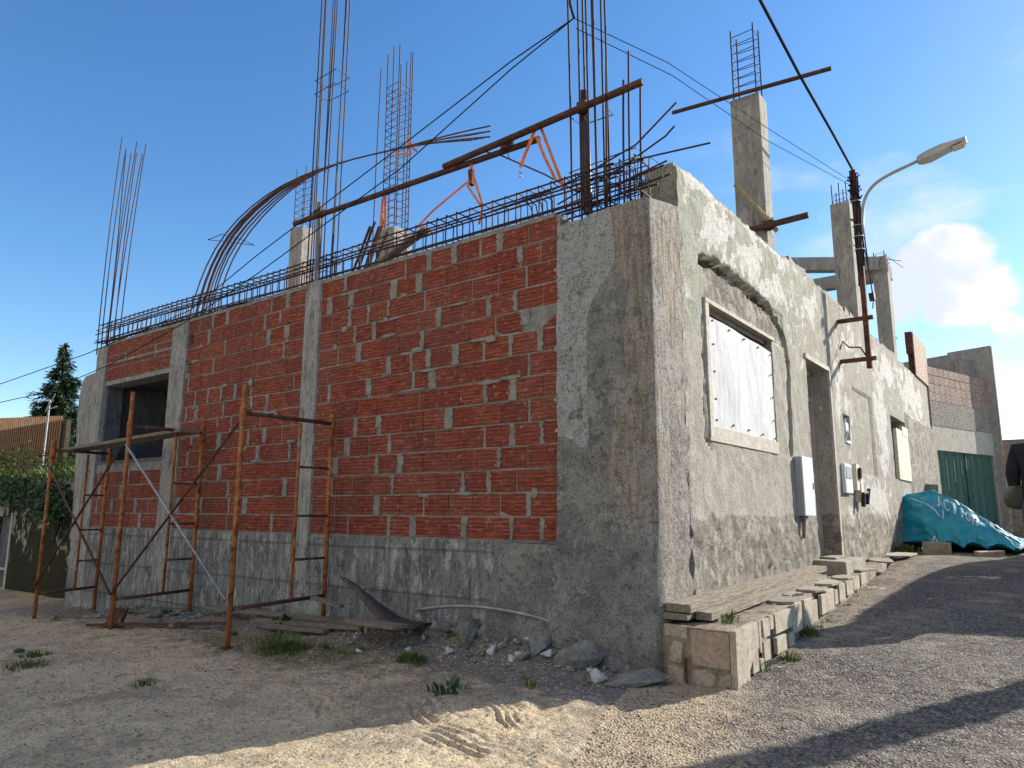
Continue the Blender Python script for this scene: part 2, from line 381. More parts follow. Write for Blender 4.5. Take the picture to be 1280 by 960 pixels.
M['lampgrey'] = simple('lamp_grey_paint', (.35,.38,.42), (.28,.30,.33), 6, .45, .1, .001, 60, .2, .5)
M['lamphead'] = simple('lamp_head_grey', (.42,.42,.40), (.33,.33,.32), 6, .5, .1, .001, 60, 0, .5)
M['lens'] = simple('lamp_lens', (.52,.50,.36), (.6,.58,.45), 9, .15, .1, .001, 60, 0, .6)
M['sheet'] = simple('dark_tin_sheet', (.04,.035,.045), (.09,.07,.08), 6, .5, .2, .003, 30, .5)
M['polyc'] = simple('white_plastic_sheet', (.58,.59,.595), (.47,.48,.49), 5, .7, .9, .02, 9, 0, .1, streak=(1,1,.4))
M['frame'] = simple('pale_plaster_frame', (.52,.48,.42), (.42,.38,.33), 8, .9, .5, .004, 50)
M['framedark'] = simple('weathered_dark_frame', (.16,.14,.125), (.24,.22,.2), 8, .85, .5, .004, 50)
M['door'] = simple('door_grey_paint', (.40,.36,.33), (.30,.265,.24), 5, .7, .4, .003, 40, streak=(3,3,.5))
M['whitebox'] = simple('white_enamel', (.74,.77,.79), (.66,.69,.71), 3, .4, .1, .001, 40, 0, .5)
M['greybox'] = simple('grey_enamel', (.33,.37,.40), (.27,.30,.33), 3, .45, .1, .001, 40, 0, .5)
M['board'] = simple('cream_board', (.68,.62,.52), (.58,.52,.43), 5, .85, .3, .003, 40)
M['gate'] = simple('green_gate_paint', (.02,.08,.06), (.04,.115,.085), 5, .5, .3, .003, 40, 0, .4)
M['tile'] = simple('clay_tile', (.36,.22,.16), (.20,.12,.09), 8, .9, .6, .01, 30, per='isl')
M['fence'] = simple('brown_slat', (.30,.17,.09), (.20,.11,.06), 6, .8, .3, .003, 40)
M['bark'] = simple('bark', (.10,.075,.055), (.06,.045,.035), 9, .95, .9, .02, 20)
def leaf_mat(name, a, b, c):
    n = N(name); col = n.ramp(n.island(), (0, a), (.5, b), (1, c))
    n.b.inputs['Subsurface Weight'].default_value = 0
    m = n.out(col, .6, None, 0, .25)
    return m
M['needle'] = leaf_mat('fir_needles', (.018,.04,.022), (.035,.068,.035), (.07,.10,.05))
M['leaf'] = leaf_mat('shrub_leaves', (.04,.075,.022), (.08,.12,.035), (.13,.15,.05))
M['grass'] = leaf_mat('grass_blades', (.055,.10,.025), (.10,.15,.035), (.20,.20,.07))
M['darkleaf'] = leaf_mat('dark_leaves', (.025,.06,.03), (.045,.085,.04), (.06,.11,.05))
def tarp_mat():
    n = N('turquoise_tarp')
    c = n.mix(n.ramp(n.noise(2.5, 4), (.35, 0), (.65, 1)), (.014,.24,.38), (.022,.31,.42))
    c = n.mix(n.ramp(n.noise(9, 6, .7), (.55, 0), (.7, .25)), c, (.06,.34,.4))
    return n.out(c, .45, n.bump(n.vor(3.2, feat='DISTANCE_TO_EDGE', co=n.mapc((1,1,.5))), .5, .05, n.bump(n.noise(7, 5, .6, dist=1.5), .5, .04)), 0, .35)
M['tarp'] = tarp_mat()
M['tarpwhite'] = simple('tarp_white_print', (.55,.68,.74), (.42,.56,.63), 12, .6, .3, .004, 50)
M['skin'] = simple('skin', (.52,.33,.25), (.46,.28,.21), 12, .6, .1, .001, 200)
M['hair'] = simple('dark_hair', (.02,.014,.01), (.04,.028,.02), 30, .6, .5, .004, 120, streak=(6,6,1))
M['jacket'] = simple('navy_jacket', (.012,.014,.022), (.02,.022,.032), 9, .85, .5, .01, 30)
M['jeans'] = simple('blue_jeans', (.07,.115,.21), (.045,.08,.16), 6, .9, .5, .004, 160)
M['bag'] = simple('olive_pattern_bag', (.16,.17,.12), (.05,.05,.045), 7, .5, .3, .003, 30)
M['carpaint'] = simple('van_paint', (.62,.62,.60), (.58,.58,.56), 2, .3, .02, .001, 20, 0, .5)
M['glass'] = simple('dark_glass', (.02,.025,.03), (.03,.035,.04), 2, .08, .0, .001, 20, 0, .6)
M['steel'] = simple('wheel_steel', (.45,.45,.45), (.35,.35,.35), 5, .4, .1, .001, 40, .7)
M['redlens'] = simple('red_lens', (.4,.02,.02), (.3,.015,.015), 5, .2, .0, .001, 40, 0, .5)
M['farwall'] = simple('far_white_wall', (.6,.58,.54), (.5,.48,.45), 1, .9, .2, .005, 20)
M['ruin'] = None
def ruin_mat():
    n = N('ruined_plaster')
    wob = n.noise(1.9, 7, .72, co=n.mapc((1,1,.8),(2,0,5)))
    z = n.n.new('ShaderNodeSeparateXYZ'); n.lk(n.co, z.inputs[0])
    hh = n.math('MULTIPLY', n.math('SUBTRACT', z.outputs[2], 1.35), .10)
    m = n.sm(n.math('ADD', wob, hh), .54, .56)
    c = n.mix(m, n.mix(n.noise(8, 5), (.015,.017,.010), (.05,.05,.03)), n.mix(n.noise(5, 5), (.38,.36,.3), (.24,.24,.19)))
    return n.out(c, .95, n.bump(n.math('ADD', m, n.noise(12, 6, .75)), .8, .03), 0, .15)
M['ruin'] = ruin_mat()

# ------------------------------------------------------------------ ground, road
def zstreet(y):
    if y < -7: return -.455 + .02*(max(y, -25)+7)
    if y < 7: return .065*y
    return .455 + .012*(min(y, 40)-7)
def zlot(x, y):
    yy = min(y, 0.3); yy = max(yy, -14)
    z = .055*yy + .02
    if x < -4: z -= .05*(-4-max(x, -11))
    mound = .13*math.exp(-(min(yy,0)/.33)**2)*sst(-3.6,-2.9,x)*(1-sst(-.75,-.25,x))
    mound += .10*math.exp(-((min(yy,0)+.1)/.45)**2)*sst(-8.5,-7.5,x)*(1-sst(-5.4,-4.6,x))*.6
    return z + mound
def gz(x, y):
    t = sst(-1.1, .5, x)
    return zlot(x, y)*(1-t) + zstreet(y)*t
def rut(x, y):
    h = 0
    for (cx, cy, a, L, w, n) in ((-.92,-1.46,-.55,.62,.30,4),(-.42,-1.72,-.12,.7,.26,4),(-.45,-1.25,-.65,.55,.16,3),(-1.55,-1.75,-.7,.5,.14,2)):
        dx, dy = x-cx, y-cy; u = dx*math.cos(a)+dy*math.sin(a); v = -dx*math.sin(a)+dy*math.cos(a)
        e = (1-sst(L*.35, L*.6, abs(u)+.06*nz(u*8,v*8)))*(1-sst(w*.4, w*.62, abs(v)+.03*nz(u*9,v*9,3)))
        if e > 0: h += e*.014*(.55+1.1*max(-.4,nz(u*5+3, v*9)))*math.sin(v/w*n*2*math.pi + 2.2*nz(u*5, v*4))
    return h
def gfull(x, y):
    z = gz(x, y)
    if -9 < x < 4.5 and -6 < y < 1:
        z += .022*fbm(x*1.3, y*1.3, 1, 2) + .013*fbm(x*7, y*7, 2, 3) + .004*fbm(x*24, y*24, 2, 2) + rut(x, y)
    elif -30 < x < 30: z += .022*fbm(x*1.3, y*1.3, 1, 2)
    return z
gx = lins([-900,-60,-14,-7,-3.2,-2.1,.25,2.8,6,14,60,900], [120,4,.25,.06,.034,.013,.034,.08,.5,5,120])
gy = lins([-900,-40,-8,-4.2,-3.4,-2.1,-.85,.15,1.2,14,60,900], [120,4,.3,.1,.036,.013,.028,.12,.6,5,120])
def g_attr(x, y):
    r = math.exp(-(min(y,0)/.95)**2)*1.1*(1 - sst(-.1,.6,x))*(sst(-12,-9,x))
    if x < -5: r = max(r, .75*math.exp(-((y+.2)/1.1)**2)*sst(-13,-10,x))
    g = .8*math.exp(-(((x+3.4)/2.6)**2+((y+.9)/.6)**2)) + .5*math.exp(-(((x+5)/1.5)**2+((y+2.4)/.5)**2))
    return (r, g, 0, 1)
g = grid('ground', gx, gy, lambda x, y: (x, y, gfull(x, y)), M['ground'], None, None, g_attr)
tag(g, kind='structure')
# the street surface
def road_edge(y):      # x of its left edge
    if y > .1: return -.4
    return -.25 + .30*(.1-y) + .10*nz(y*1.7, 4)+.05*nz(y*6, 1)
def road_right(y): return 5.2
rx = lins([-1.2, 3.0, 5.4], [.03,.12]); ry = lins([-9,-3.4,2.2,9,22,40], [.25,.032,.07,.3,1])
def rskip(x, y): return x < road_edge(y) or x > road_right(y)
rd = grid('road', rx, ry, lambda x, y: (x, y, gfull(x, y)+.0035+.008*sst(.1,.6,x-road_edge(y))*(1+fbm(x*9,y*9,5,3))), M['road'], None, rskip,
          lambda x, y: (max(0, 1.25-.95*(x-road_edge(y))) if y < 1 else .45*math.exp(-((x-.6)/.35)**2)+.35*sst(7,11,y), 0, 0, 1))
tag(rd, kind='structure')
# loose gravel and grit (stuff)
def pebbles(name, pts, mat, kind='stuff'):
    V = []; F = []
    base = [(1,0,0),(-1,0,0),(0,1,0),(0,-1,0),(0,0,1),(0,0,-1)]
    fc = [(0,2,4),(2,1,4),(1,3,4),(3,0,4),(2,0,5),(1,2,5),(3,1,5),(0,3,5)]
    for (x, y, s) in pts:
        b = len(V); a = rng.uniform(0, 6.28); ca, sa = math.cos(a), math.sin(a); z0 = gfull(x, y)+.006
        for (p, q, r_) in base:
            p *= s*rng.uniform(.7,1.3); q *= s*rng.uniform(.6,1.1); r_ *= s*rng.uniform(.4,.8)
            V.append((x+p*ca-q*sa, y+p*sa+q*ca, z0+r_+s*.15))
        F += [tuple(b+i for i in f) for f in fc]
    me = bpy.data.meshes.new(name); me.from_pydata(V, [], F); me.materials.append(mat)
    return tag(link(bpy.data.objects.new(name, me)), kind=kind)
pts = []
for i in range(9000):
    x = rng.uniform(.0, 3.0); y = rng.uniform(-3.6, 3.2)
    if x < road_edge(y)+.35-.45*rng.random() or (x < .62 and y > -.05): continue
    pts.append((x, y, .003+.007*rng.random()**2.5))
g1 = pebbles('road_gravel', pts, simple('road_chippings', (.24,.225,.21), (.12,.115,.115), 6, .9, .5, .004, 60, per='isl'))
pts = []
for i in range(5200):
    x = rng.uniform(-8.5, .6); y = -3.6*rng.random()**1.5-.02
    pts.append((x, y, .003+.009*rng.random()**4))
for i in range(1500):
    x = rng.uniform(-9.3, -.05); y = -abs(rng.gauss(0, .28))-.03
    pts.append((x, y, .006+.016*rng.random()**2.2))
g2 = pebbles('grit', pts, simple('grit_stone', (.40,.36,.31), (.22,.2,.185), 6, .92, .5, .004, 60, per='isl'))

tw = MB()
for i in range(260):
    x = rng.uniform(-8.5,.2); y = -.1-3.1*rng.random()**1.3; a = rng.uniform(0,3.14); l = rng.uniform(.02,.09); z = gfull(x,y)+.008
    tw.tube([(x,y,z),(x+l*math.cos(a)*.5,y+l*math.sin(a)*.5,z+.006),(x+l*math.cos(a),y+l*math.sin(a),z)], rng.uniform(.0012,.003), 4)
tag(tw.build('twigs', M['woodx']), kind='stuff')

# ------------------------------------------------------------------ the unfinished house
H = empty('unfinished_house', (0,0,0), 'roofless unfinished house with red hollow brick side wall and peeling plaster street front', 'house')
# --- corner render and pillar: one wrapped sheet  s: -1.9..0 along -y face, 0..0.6 along +x face
def corner_pos(s, z):
    rough = .012*fbm(s*3, z*3, 4, 4) + .006*fbm(s*14, z*14, 2, 2)
    pill = sst(-.36,-.22,s+.05*nz(z*3,1)) if s < 0 else 1
    rough *= (1-.75*pill)
    low = sst(1.6,.3,z)*.035*(1+nz(s*2,z*2,9))
    d = .035 + rough + (low if s < 0 else 0) + (.02*(1-pill)*sst(3.4,2.2,z))
    zz = z
    top = 3.62 + (.02*nz(s*9, 2) if s < -.3 else .0) + (.22*max(0, s) if s > 0 else 0) - (.04*sst(-.3,-.8,s))
    if z > 3.3: zz = 3.3 + (z-3.3)*(top-3.3)/.3
    if s <= 0:
        t = sst(-.03, 0, s)
        return (s + (-.0), -d*(1-.35*t), zz)
    d2 = .012 + .3*rough - .010*sst(.36,.56,s+.08*nz(z*2.2,5)+.03*nz(z*9,3))*(1+2*nz(z*6,8))
    return (d2*sst(-.001,.02,s), s-.022*(1-sst(0,.03,s)), zz)
def corner_attr(s, z):
    r = g_ = b = a = 0
    if s < 0:
        edge = -.33 + .14*nz(z*1.1, 3) + (.12 if 2.2 < z < 3.0 else 0)
        g_ = sst(edge-.05, edge+.05, s)*.9*sst(.7,1.5,z)
        if z > 1.75+.25*nz(s*4,2): r = 1.05*(1-sst(-.62,-.52,s-.32*sst(2.7,3.3,z)))
        r += .35*sst(3.5,2.5,z)*0
    else:
        g_ = .9; b = .85*sst(2.6,1.6,z+.6*nz(z,s*5))*sst(.08,.3,s) ; a = .0
        if z < .9: b = .5
    return (r, g_, b, a)
ss = lins([-1.95,-.06,.06,.60], [.025,.012,.025]); zs = lins([-.35,3.6], [.025])
def cskip(s, z):
    if s < -.86-.02*nz(z*7,2)-.012*nz(z*25,1) and z > .90+.02*nz(s*9,2): return True
    if s < -1.62+.55*(z-.0)*.35+.16*nz(z*2.5, 8)+.05*nz(z*9,1): return True
    return False
grid('corner_render', ss, zs, corner_pos, M['corner'], H, cskip, corner_attr)
mb = MB(); mb.box(-.85,.02,-.4,-.03,.575,3.585); mb.build('pillar_core', M['corner'], H)
# --- mortar backing of the brick side wall, around the window opening
OX0, OX1, OZ0, OZ1 = -9.2, -7.26, 1.87, 3.05
mb = MB()
mb.box(OX1+.02,-.001,.90,-.84,.22,3.70); mb.box(-9.3,-.001,.90,OX1+.02,.22,OZ0); mb.box(-9.3,-.001,OZ1+.03,OX1+.02,.22,3.70)
mb.build('mortar_bed', M['mortar'], H)
# --- bricks
mb = MB(); smear = MB()
rows = 14; rh = (3.70-.915)/rows
def blocked(x0, x1, z0, z1):
    if x1 > OX0-.02 and x0 < OX1+.0 and z1 > OZ0+.02 and z0 < OZ1+.02: return True
    return False
segs = [(-.875, -4.04), (-4.34, -6.86), (-7.28, -9.26)]
for r_ in range(rows):
    z0 = .915 + r_*rh + .008; z1 = z0 + rh - .0155
    for (xa, xb) in segs:
        x = xa + (0 if r_ % 2 else 0)
        first = True
        while x > xb+.04:
            w = .295+rng.uniform(-.012,.006)
            if first: w = (.30 if r_ % 2 else .15)+rng.uniform(-.02,.02); first = False
            if rng.random() < .06: w *= .7
            gap = rng.choice([.005,.006,.008,.009,.012,.014,.03,.045,.065]) if (xa > -5 or r_ < 5) else rng.choice([.005,.006,.006,.008,.012])
            x0 = max(x-w, xb); 
            if x0-xb < .07: x0 = xb
            zt = z1 if r_ < rows-1 else z1-.012*rng.random()
            if not blocked(x0, x, z0, zt):
                yo = -.006+rng.uniform(-.004,.004)
                mb.box(x0, yo, z0+rng.uniform(-.002,.002), x, .03, zt+rng.uniform(-.003,.002), jit=.0018)
            if gap > .03 or rng.random() < (.3 if xa > -5 else .16):
                gw = max(gap, .018)+rng.uniform(.004,.02); cx = x0-gap/2
                if not blocked(cx-gw, cx+gw, z0, zt) and cx-gw/2 > xb and rng.random() < .9:
                    zlo = z0-.006+(rng.random()*.08 if rng.random()<.3 else 0); n_ = 9; poly = []
                    for k in range(n_): poly.append((cx-gw/2-rng.uniform(-.006,.016), -.0125, zlo+(z1+.006-zlo)*k/(n_-1)))
                    for k in range(n_-1,-1,-1): poly.append((cx+gw/2+rng.uniform(-.006,.016), -.0125, zlo+(z1+.006-zlo)*k/(n_-1)))
                    smear.prism(poly, (0,.03,0))
            x = x0-gap
for i in range(44):   # grey plaster splashes across bed joints
    cx = rng.uniform(-6.7,-.95); cz = .915+rh*rng.randint(0, 13)+rng.uniform(-.02,.02); yd = -.0132-.0002*i; W = rng.uniform(.05,.18)*(1 if i % 4 else .4); Hh = rng.uniform(.009,.02) if i % 4 else rng.uniform(.02,.04)
    poly = [(cx+W*math.cos(a)*rng.uniform(.9,1.06), yd, cz+Hh*math.sin(a)*rng.uniform(.7,1.3)) for a in [2*math.pi*k/16 for k in range(16)]]
    if (-4.02 < cx-W and cx+W < -.88) or (cx+W < -4.36 and cx-W > -6.84): smear.prism(poly, (0,.03,0))
bo = mb.build('brick_courses', M['brick'], H)
smear.build('mortar_smears', M['mortar'], H)
mb = MB()   # cement crown along the wall top
xs_ = lin(-9.25,-.9,.12)
for i in range(len(xs_)-1):
    mb.box(xs_[i],-.012,3.682+.006*nz(xs_[i]*3,1),xs_[i+1],.235,3.712+.018*nz(xs_[i]*4,2)+.01, jit=.004)
mb.build('cement_crown', M['mortar'], H)
# hollow brick ends visible beside the window column
mb = MB()
for (x, z) in ((-6.83, 3.33), (-6.83, 2.93)):
    for i in range(2):
        for j in range(3): mb.box(x+i*.05, -.016, z+.035+j*.05, x+i*.05+.035, -.008, z+.07+j*.05)
mb.build('brick_holes', M['black'], H)
# --- columns in the side wall
def column_sheet(name, x0, x1, z0, z1, d, mat, jag=.012):
    cs = lin(x0-.03, x1+.03, .02); vz = lin(z0, z1, .04)
    def pos(x, z):
        xx = min(max(x, x0), x1)
        e = jag*nz(z*4, x0*3) + .6*jag*nz(z*17, x0)
        if x <= x0+.001: xx = x0-.03*0+e
        if x >= x1-.001: xx = x1+e*.8
        y = -d-.003*fbm(xx*8, z*8, 3, 2)
        if x < x0 or x > x1: y = .03
        return (xx, y, z)
    return grid(name, cs, vz, pos, mat, H, smooth=False, back=(0,.05,0))
column_sheet('wall_column', -4.33,-4.05,-.3,3.735,.022,M['col_wall'],.022)
column_sheet('wall_column', -7.28,-6.87,-.4,3.70,.022,M['col_wall'],.012)
column_sheet('wall_column', -9.56,-9.23,-.6,3.68,.03,M['col_wall'],.010)
# lintel over window and reveals
mb = MB(); mb.box(-9.2,-.018,3.035,-7.27,.26,3.075,jit=.003); mb.build('lintel', M['col_wall'], H)
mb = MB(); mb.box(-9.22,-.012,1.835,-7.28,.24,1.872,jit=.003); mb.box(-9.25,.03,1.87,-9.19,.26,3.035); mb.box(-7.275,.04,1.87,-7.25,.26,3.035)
mb.build('window_reveal', M['dark_render'], H)
mb = MB(); mb.box(-9.22,-.017,3.36,-7.3,.02,3.395,jit=.006); mb.build('lintel_joint', M['mortar'], H)
# rounded end pier
pts = []
prof = [(-9.52,3.30),(-9.94,3.27),(-10.03,3.17),(-10.09,2.95),(-10.07,2.5),(-9.99,2.1),(-9.93,1.6),(-9.88,1.1),(-9.80,.4),(-9.78,-.7),(-9.52,-.7)]
mb = MB(); mb.prism([(x,-.02,z) for x,z in prof], (0,.3,0)); mb.build('end_pier', M['col_wall'], H, bevel=.02)
# shuttered concrete base
bs = lin(-9.8,-1.2,.05); bz = lin(-.7,.905,.035)
grid('concrete_base', bs, bz, lambda x, z: (x, -.012-.008*fbm(x*2.5,z*2.5,1,3)-.006*sst(.52,.46,z)-.01*sst(.3,.25,z), z), M['shuttered'], H, None, None, back=(0,.1,0))
# --- interior: floor slab above, rooms behind the openings
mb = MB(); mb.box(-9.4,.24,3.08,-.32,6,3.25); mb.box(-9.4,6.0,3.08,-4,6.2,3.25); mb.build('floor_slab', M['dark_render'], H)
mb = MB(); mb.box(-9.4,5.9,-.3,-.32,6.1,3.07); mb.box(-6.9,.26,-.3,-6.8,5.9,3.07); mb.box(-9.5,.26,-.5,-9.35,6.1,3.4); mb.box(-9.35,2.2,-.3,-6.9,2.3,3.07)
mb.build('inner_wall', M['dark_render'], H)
# --- beam cage on the side wall
mb = MB()
Y0, Y1, Zb, Zt = .03, .26, 3.765, 4.03
def wob(x, k): return .012*nz(x*1.1, k*5.1)
for k, (y, z) in enumerate(((Y0,Zb),(Y1,Zb),(Y0,Zt),(Y1,Zt),(.13,Zt),(Y0,3.90),(Y1,3.90),(.14,Zb),(.09,Zb),(.20,Zt),(.2,3.82))):
    x0 = -9.85 if k != 2 else -9.7; x1 = -.35+rng.uniform(-.2,.5)
    mb.tube([(x, y+wob(x,k), z+wob(x,k+9)+.05*sst(-4.5,-9,x)) for x in lin(x0, x1, .25)], .0088, 5)
x = -9.7
while x < -.1:
    dz = .05*sst(-4.5,-9,x); t = rng.uniform(-.02,.02)
    loop = [(x,Y0-.01,Zb-.012+dz),(x+t,Y0-.01,Zt+.012+dz),(x+t,Y1+.01,Zt+.012+dz),(x,Y1+.01,Zb-.012+dz),(x,Y0-.01,Zb-.012+dz)]
    for a, b in zip(loop, loop[1:]): mb.tube([a, b], .0065, 4)
    x += .14+rng.uniform(-.015,.02)
mb.build('beam_cage', M['rebar'], H)
# stray bars at the corner end of the cage
mb = MB()
def bar(*p, r=.008): mb.tube(p, r, 5)
bar((-.95,.12,3.86),(-.3,.12,4.02),(.14,.05,4.13),(.24,.0,4.16))
bar((-1.64,.16,4.57),(-1.1,.13,4.2),(-.74,.1,3.92),(-.1,.1,3.86))
bar((-1.94,.16,4.72),(-1.64,.16,4.57))
bar((-1.7,.1,3.98),(-1.0,.1,4.0),(-.6,.1,4.06),(-.28,.1,4.14),(-.15,.1,4.17),(.22,.1,4.42))
bar((-.45,.1,3.95),(-.19,.1,4.04),(.49,.1,3.98))
bar((-.5,.06,3.82),(.16,.02,3.90)); bar((-.6,.1,3.75),(.1,.06,3.80)); bar((-.5,.2,3.9),(.05,.2,3.97)); bar((-.9,.2,3.78),(.12,.17,3.86))
for k in range(7):
    x = -.62+k*.1; bar((x,.03,3.72),(x+.02,.03,3.99),(x+.03,.24,3.99),(x,.24,3.72), r=.005)
for k in range(5): bar((-1.3+k*.05,.05,4.0),(-1.25+k*.06,.13,3.92),(-1.2+k*.05,.12,3.76), r=.006)
mb.build('loose_bars', M['rebar'], H)
# vertical starter bars
def starter(name, bars, ties, parent=H, r=.0085, tr=.005):
    mb = MB()
    for (a, b, c) in bars:
        p = [Vector(a), Vector(b), Vector(c)]; n_ = 10; q = []
        for i in range(n_+1):
            t = i/n_; q.append(p[0]*(1-t)**2+p[1]*2*t*(1-t)+p[2]*t*t)
        mb.tube(q, r, 5)
    for t in ties: mb.tube(t+[t[0]], tr, 4)
    return mb.build(name, M['rebar'], parent)
def tie(x0, x1, y0, y1, z): return [(x0,y0,z),(x1,y0,z+.01),(x1,y1,z),(x0,y1,z+.01)]
B = []
for (xb, yb, xt, zt) in ((-9.80,.06,-9.94,7.50),(-9.76,.2,-9.86,7.22),(-9.66,.06,-9.76,7.1),(-9.60,.22,-9.70,7.2),(-9.45,.06,-9.36,7.22),(-9.38,.2,-9.34,7.25),(-9.42,.12,-9.25,7.0)):
    B.append(((xb,yb,3.62),((xb*.6+xt*.4)-.03,yb,5.2),(xt,yb+.1,zt)))
B.append(((-9.6,.1,3.6),(-9.5,.1,4.2),(-9.72,.15,7.2)))
starter('starter_bars', B, [tie(-9.85,-9.4,.04,.22,3.85), tie(-9.85,-9.4,.04,.22,4.02), tie(-9.85,-9.4,.04,.22,3.7)])
B = []
for (xb, yb, xt, zt) in ((-4.42,.05,-4.42,8.9),(-4.40,.08,-4.39,9.0),(-4.38,.2,-4.38,8.6),(-4.34,.07,-4.36,9.0),(-4.22,.06,-4.14,9.1),(-4.18,.22,-4.16,8.8),(-4.13,.05,-4.10,8.9),(-4.10,.22,-4.08,9.2),(-4.06,.1,-3.97,9.2)):
    B.append(((xb,yb,3.7),(xb*.5+xt*.5+rng.uniform(-.02,.02),yb,6),(xt,yb,zt)))
starter('starter_bars', B, [tie(-4.45,-4.06,.04,.25,6.38), tie(-4.45,-4.06,.04,.25,6.2), tie(-4.43,-4.07,.04,.25,3.85), tie(-4.43,-4.07,.04,.25,4.0)])
B = []
for (xb, yb, xt) in ((-.75,.05,-.80),(-.70,.22,-.74),(-.66,.06,-.69),(-.61,.24,-.66),(-.57,.05,-.60),(-.53,.24,-.54),(-.50,.05,-.52),(-.46,.2,-.49)):
    B.append(((xb,yb,3.6),(xb+.0,yb,4.8),(xt,yb,7.4)))
for (x, z, y) in ((-.39,5.06,.06),(-.25,4.8,.1),(-.22,5.09,.15),(-.14,4.82,.2)):
    B.append(((x-.02,y,3.62),(x-.02,y,4.3),(x,y,z)))
starter('starter_bars', B, [tie(-.77,-.44,.04,.26,z) for z in (3.8,3.95,4.08,4.62)]+[tie(-.42,-.12,.04,.22,z) for z in (3.78,3.9,4.02,4.1)], r=.0095)
# bent bundle
mb = MB()
path = [(-7.05,.2,3.75),(-6.98,.22,4.15),(-6.85,.25,4.55),(-6.60,.32,4.98),(-6.22,.45,5.32),(-5.80,.62,5.62),(-5.35,.85,5.83),(-4.9,1.1,5.94),(-4.45,1.3,5.99),(-4.0,1.4,5.98),(-3.5,1.4,5.88),(-3.0,1.38,5.74)]
for k in range(9):
    ox = (k-4)*.075; oy = (k % 3)*.05
    q = []
    for i, p in enumerate(path):
        w = max(0, 1-i/6.5) ; w2 = sst(8.5,11,i)
        q.append((p[0]+ox*w*1.0+ (0.25-.1*(k%4))*w2, p[1]+oy*w, p[2]-.25*abs(ox)*w+w2*(k-4)*.018 + (ox*-.5)*math.sin(min(1,i/6)*math.pi)*.8))
    q2 = []
    for i in range(len(q)-1):
        for t in (0, .5):
            q2.append(Vector(q[i]).lerp(Vector(q[i+1]), t))
    # smooth
    q2.append(Vector(q[-1]))
    for _ in range(3): q2 = [q2[0]]+[(q2[i-1]+q2[i]*2+q2[i+1])/4 for i in range(1,len(q2)-1)]+[q2[-1]]
    mb.tube(q2, .0105, 5)
mb.tube([(-6.95,.2,4.95),(-6.75,.3,5.02),(-6.35,.4,4.86),(-6.25,.5,4.8),(-6.45,.5,4.86),(-6.9,.4,4.98),(-6.95,.2,4.95)], .006, 4)
mb.build('bent_bars', M['bentbar'], H)
# free-standing columns with cages
def col_cage(x0, y0, x1, y1, zb, zt, zc, zbars, n=4, sp=.14, bend=0):
    mb = MB(); mb.box(x0,y0,zb,x1,y1,zt)
    c = mb.build('concrete_column', M['concrete'], H, bevel=.012)
    ins = .04; b = []
    for x in lin(x0+ins, x1-ins, (x1-x0-2*ins)/(2 if n > 4 else 1)):
        for y in (y0+ins, y1-ins):
            zt2 = zbars-rng.uniform(0, .25)*(zbars-zc); b.append(((x,y,zt-.05),(x,y,(zt+zt2)/2),(x+bend,y,zt2)))
    ties = []; z = zt+.06
    while z < zc: ties.append([(x0+ins,y0+ins,z),(x1-ins,y0+ins,z+.015),(x1-ins,y1-ins,z),(x0+ins,y1-ins,z+.015)]); z += sp
    o = starter('column_cage', b, ties, c, r=.009, tr=.0055)
col_cage(-.51,3.5,-.14,3.80,2.5,6.36,7.3,7.38,4,.12)
col_cage(-.42,8.2,-.10,8.62,2.5,6.60,6.82,7.0,6,.1)
col_cage(-.46,12.0,-.17,12.35,2.5,6.72,6.8,6.85)
col_cage(-8.45,2.6,-8.09,2.85,3.2,6.25,7.3,7.45,4,.13)
col_cage(-5.07,1.7,-4.74,2.05,3.2,5.12,7.4,8.05,6,.115)
starter('column_cage', [((-5.17,1.7,5.0),(-5.17,1.7,6),(-5.13,1.7,7.7)),((-4.62,1.8,4.8),(-4.62,1.8,6),(-4.6,1.8,7.8))], [], H)
# concrete beams framing into the far column
mb = MB()
a = Vector((-.3,12.1,6.72)); b = a+Vector((-2.35,-1.65,.0)); d = (b-a).normalized(); s_ = Vector((-d.y,d.x,0))*.12
mb.prism([a+s_+Vector((0,0,-.32)), a-s_+Vector((0,0,-.32)), a-s_+Vector((0,0,-.02)), a+s_+Vector((0,0,-.02))], (b-a)); 
mb.build('concrete_beam', M['concrete'], H, bevel=.015)
mb = MB(); mb.box(-4.2,12.4,6.30,-.17,12.65,6.6); mb.build('concrete_beam', M['concrete'], H, bevel=.015)
mb = MB()
for k in range(16):
    p = Vector((-.3+rng.uniform(-.15,.15), 12.0+rng.uniform(-.05,.3), 6.5+rng.uniform(0,.25)))
    mb.tube([p, p+Vector((rng.uniform(-.1,.35), rng.uniform(-.2,.1), rng.uniform(-.35,.1)))], .007, 4)
mb.build('loose_bars', M['rebar'], H)
# --- street facade
DY0, DY1, DZ0, DZ1 = 4.27, 5.32, .55, 3.05
WY0, WY1, WZ0, WZ1 = 1.06, 2.93, 1.80, 3.02
SY0, SY1, SZ0, SZ1 = 9.75, 11.3, 1.76, 2.93
arch = [(1.0,3.40),(1.25,3.44),(1.6,3.45),(2.0,3.44),(2.4,3.42),(2.85,3.38),(3.2,3.30),(3.42,3.12),(3.5,2.85),(3.46,2.4),(3.42,1.84)]
crackL = [(1.02,3.05),(.98,2.7),(1.0,2.4),(.95,2.05),(.97,1.78),(1.1,1.70)]
def dseg(p, P_):
    best = 9
    for a, b in zip(P_, P_[1:]):
        ax, ay = a; bx, by = b; dx, dy = bx-ax, by-ay
        t = max(0, min(1, ((p[0]-ax)*dx+(p[1]-ay)*dy)/(dx*dx+dy*dy))); q = math.hypot(p[0]-ax-t*dx, p[1]-ay-t*dy)
        best = min(best, q)
    return best
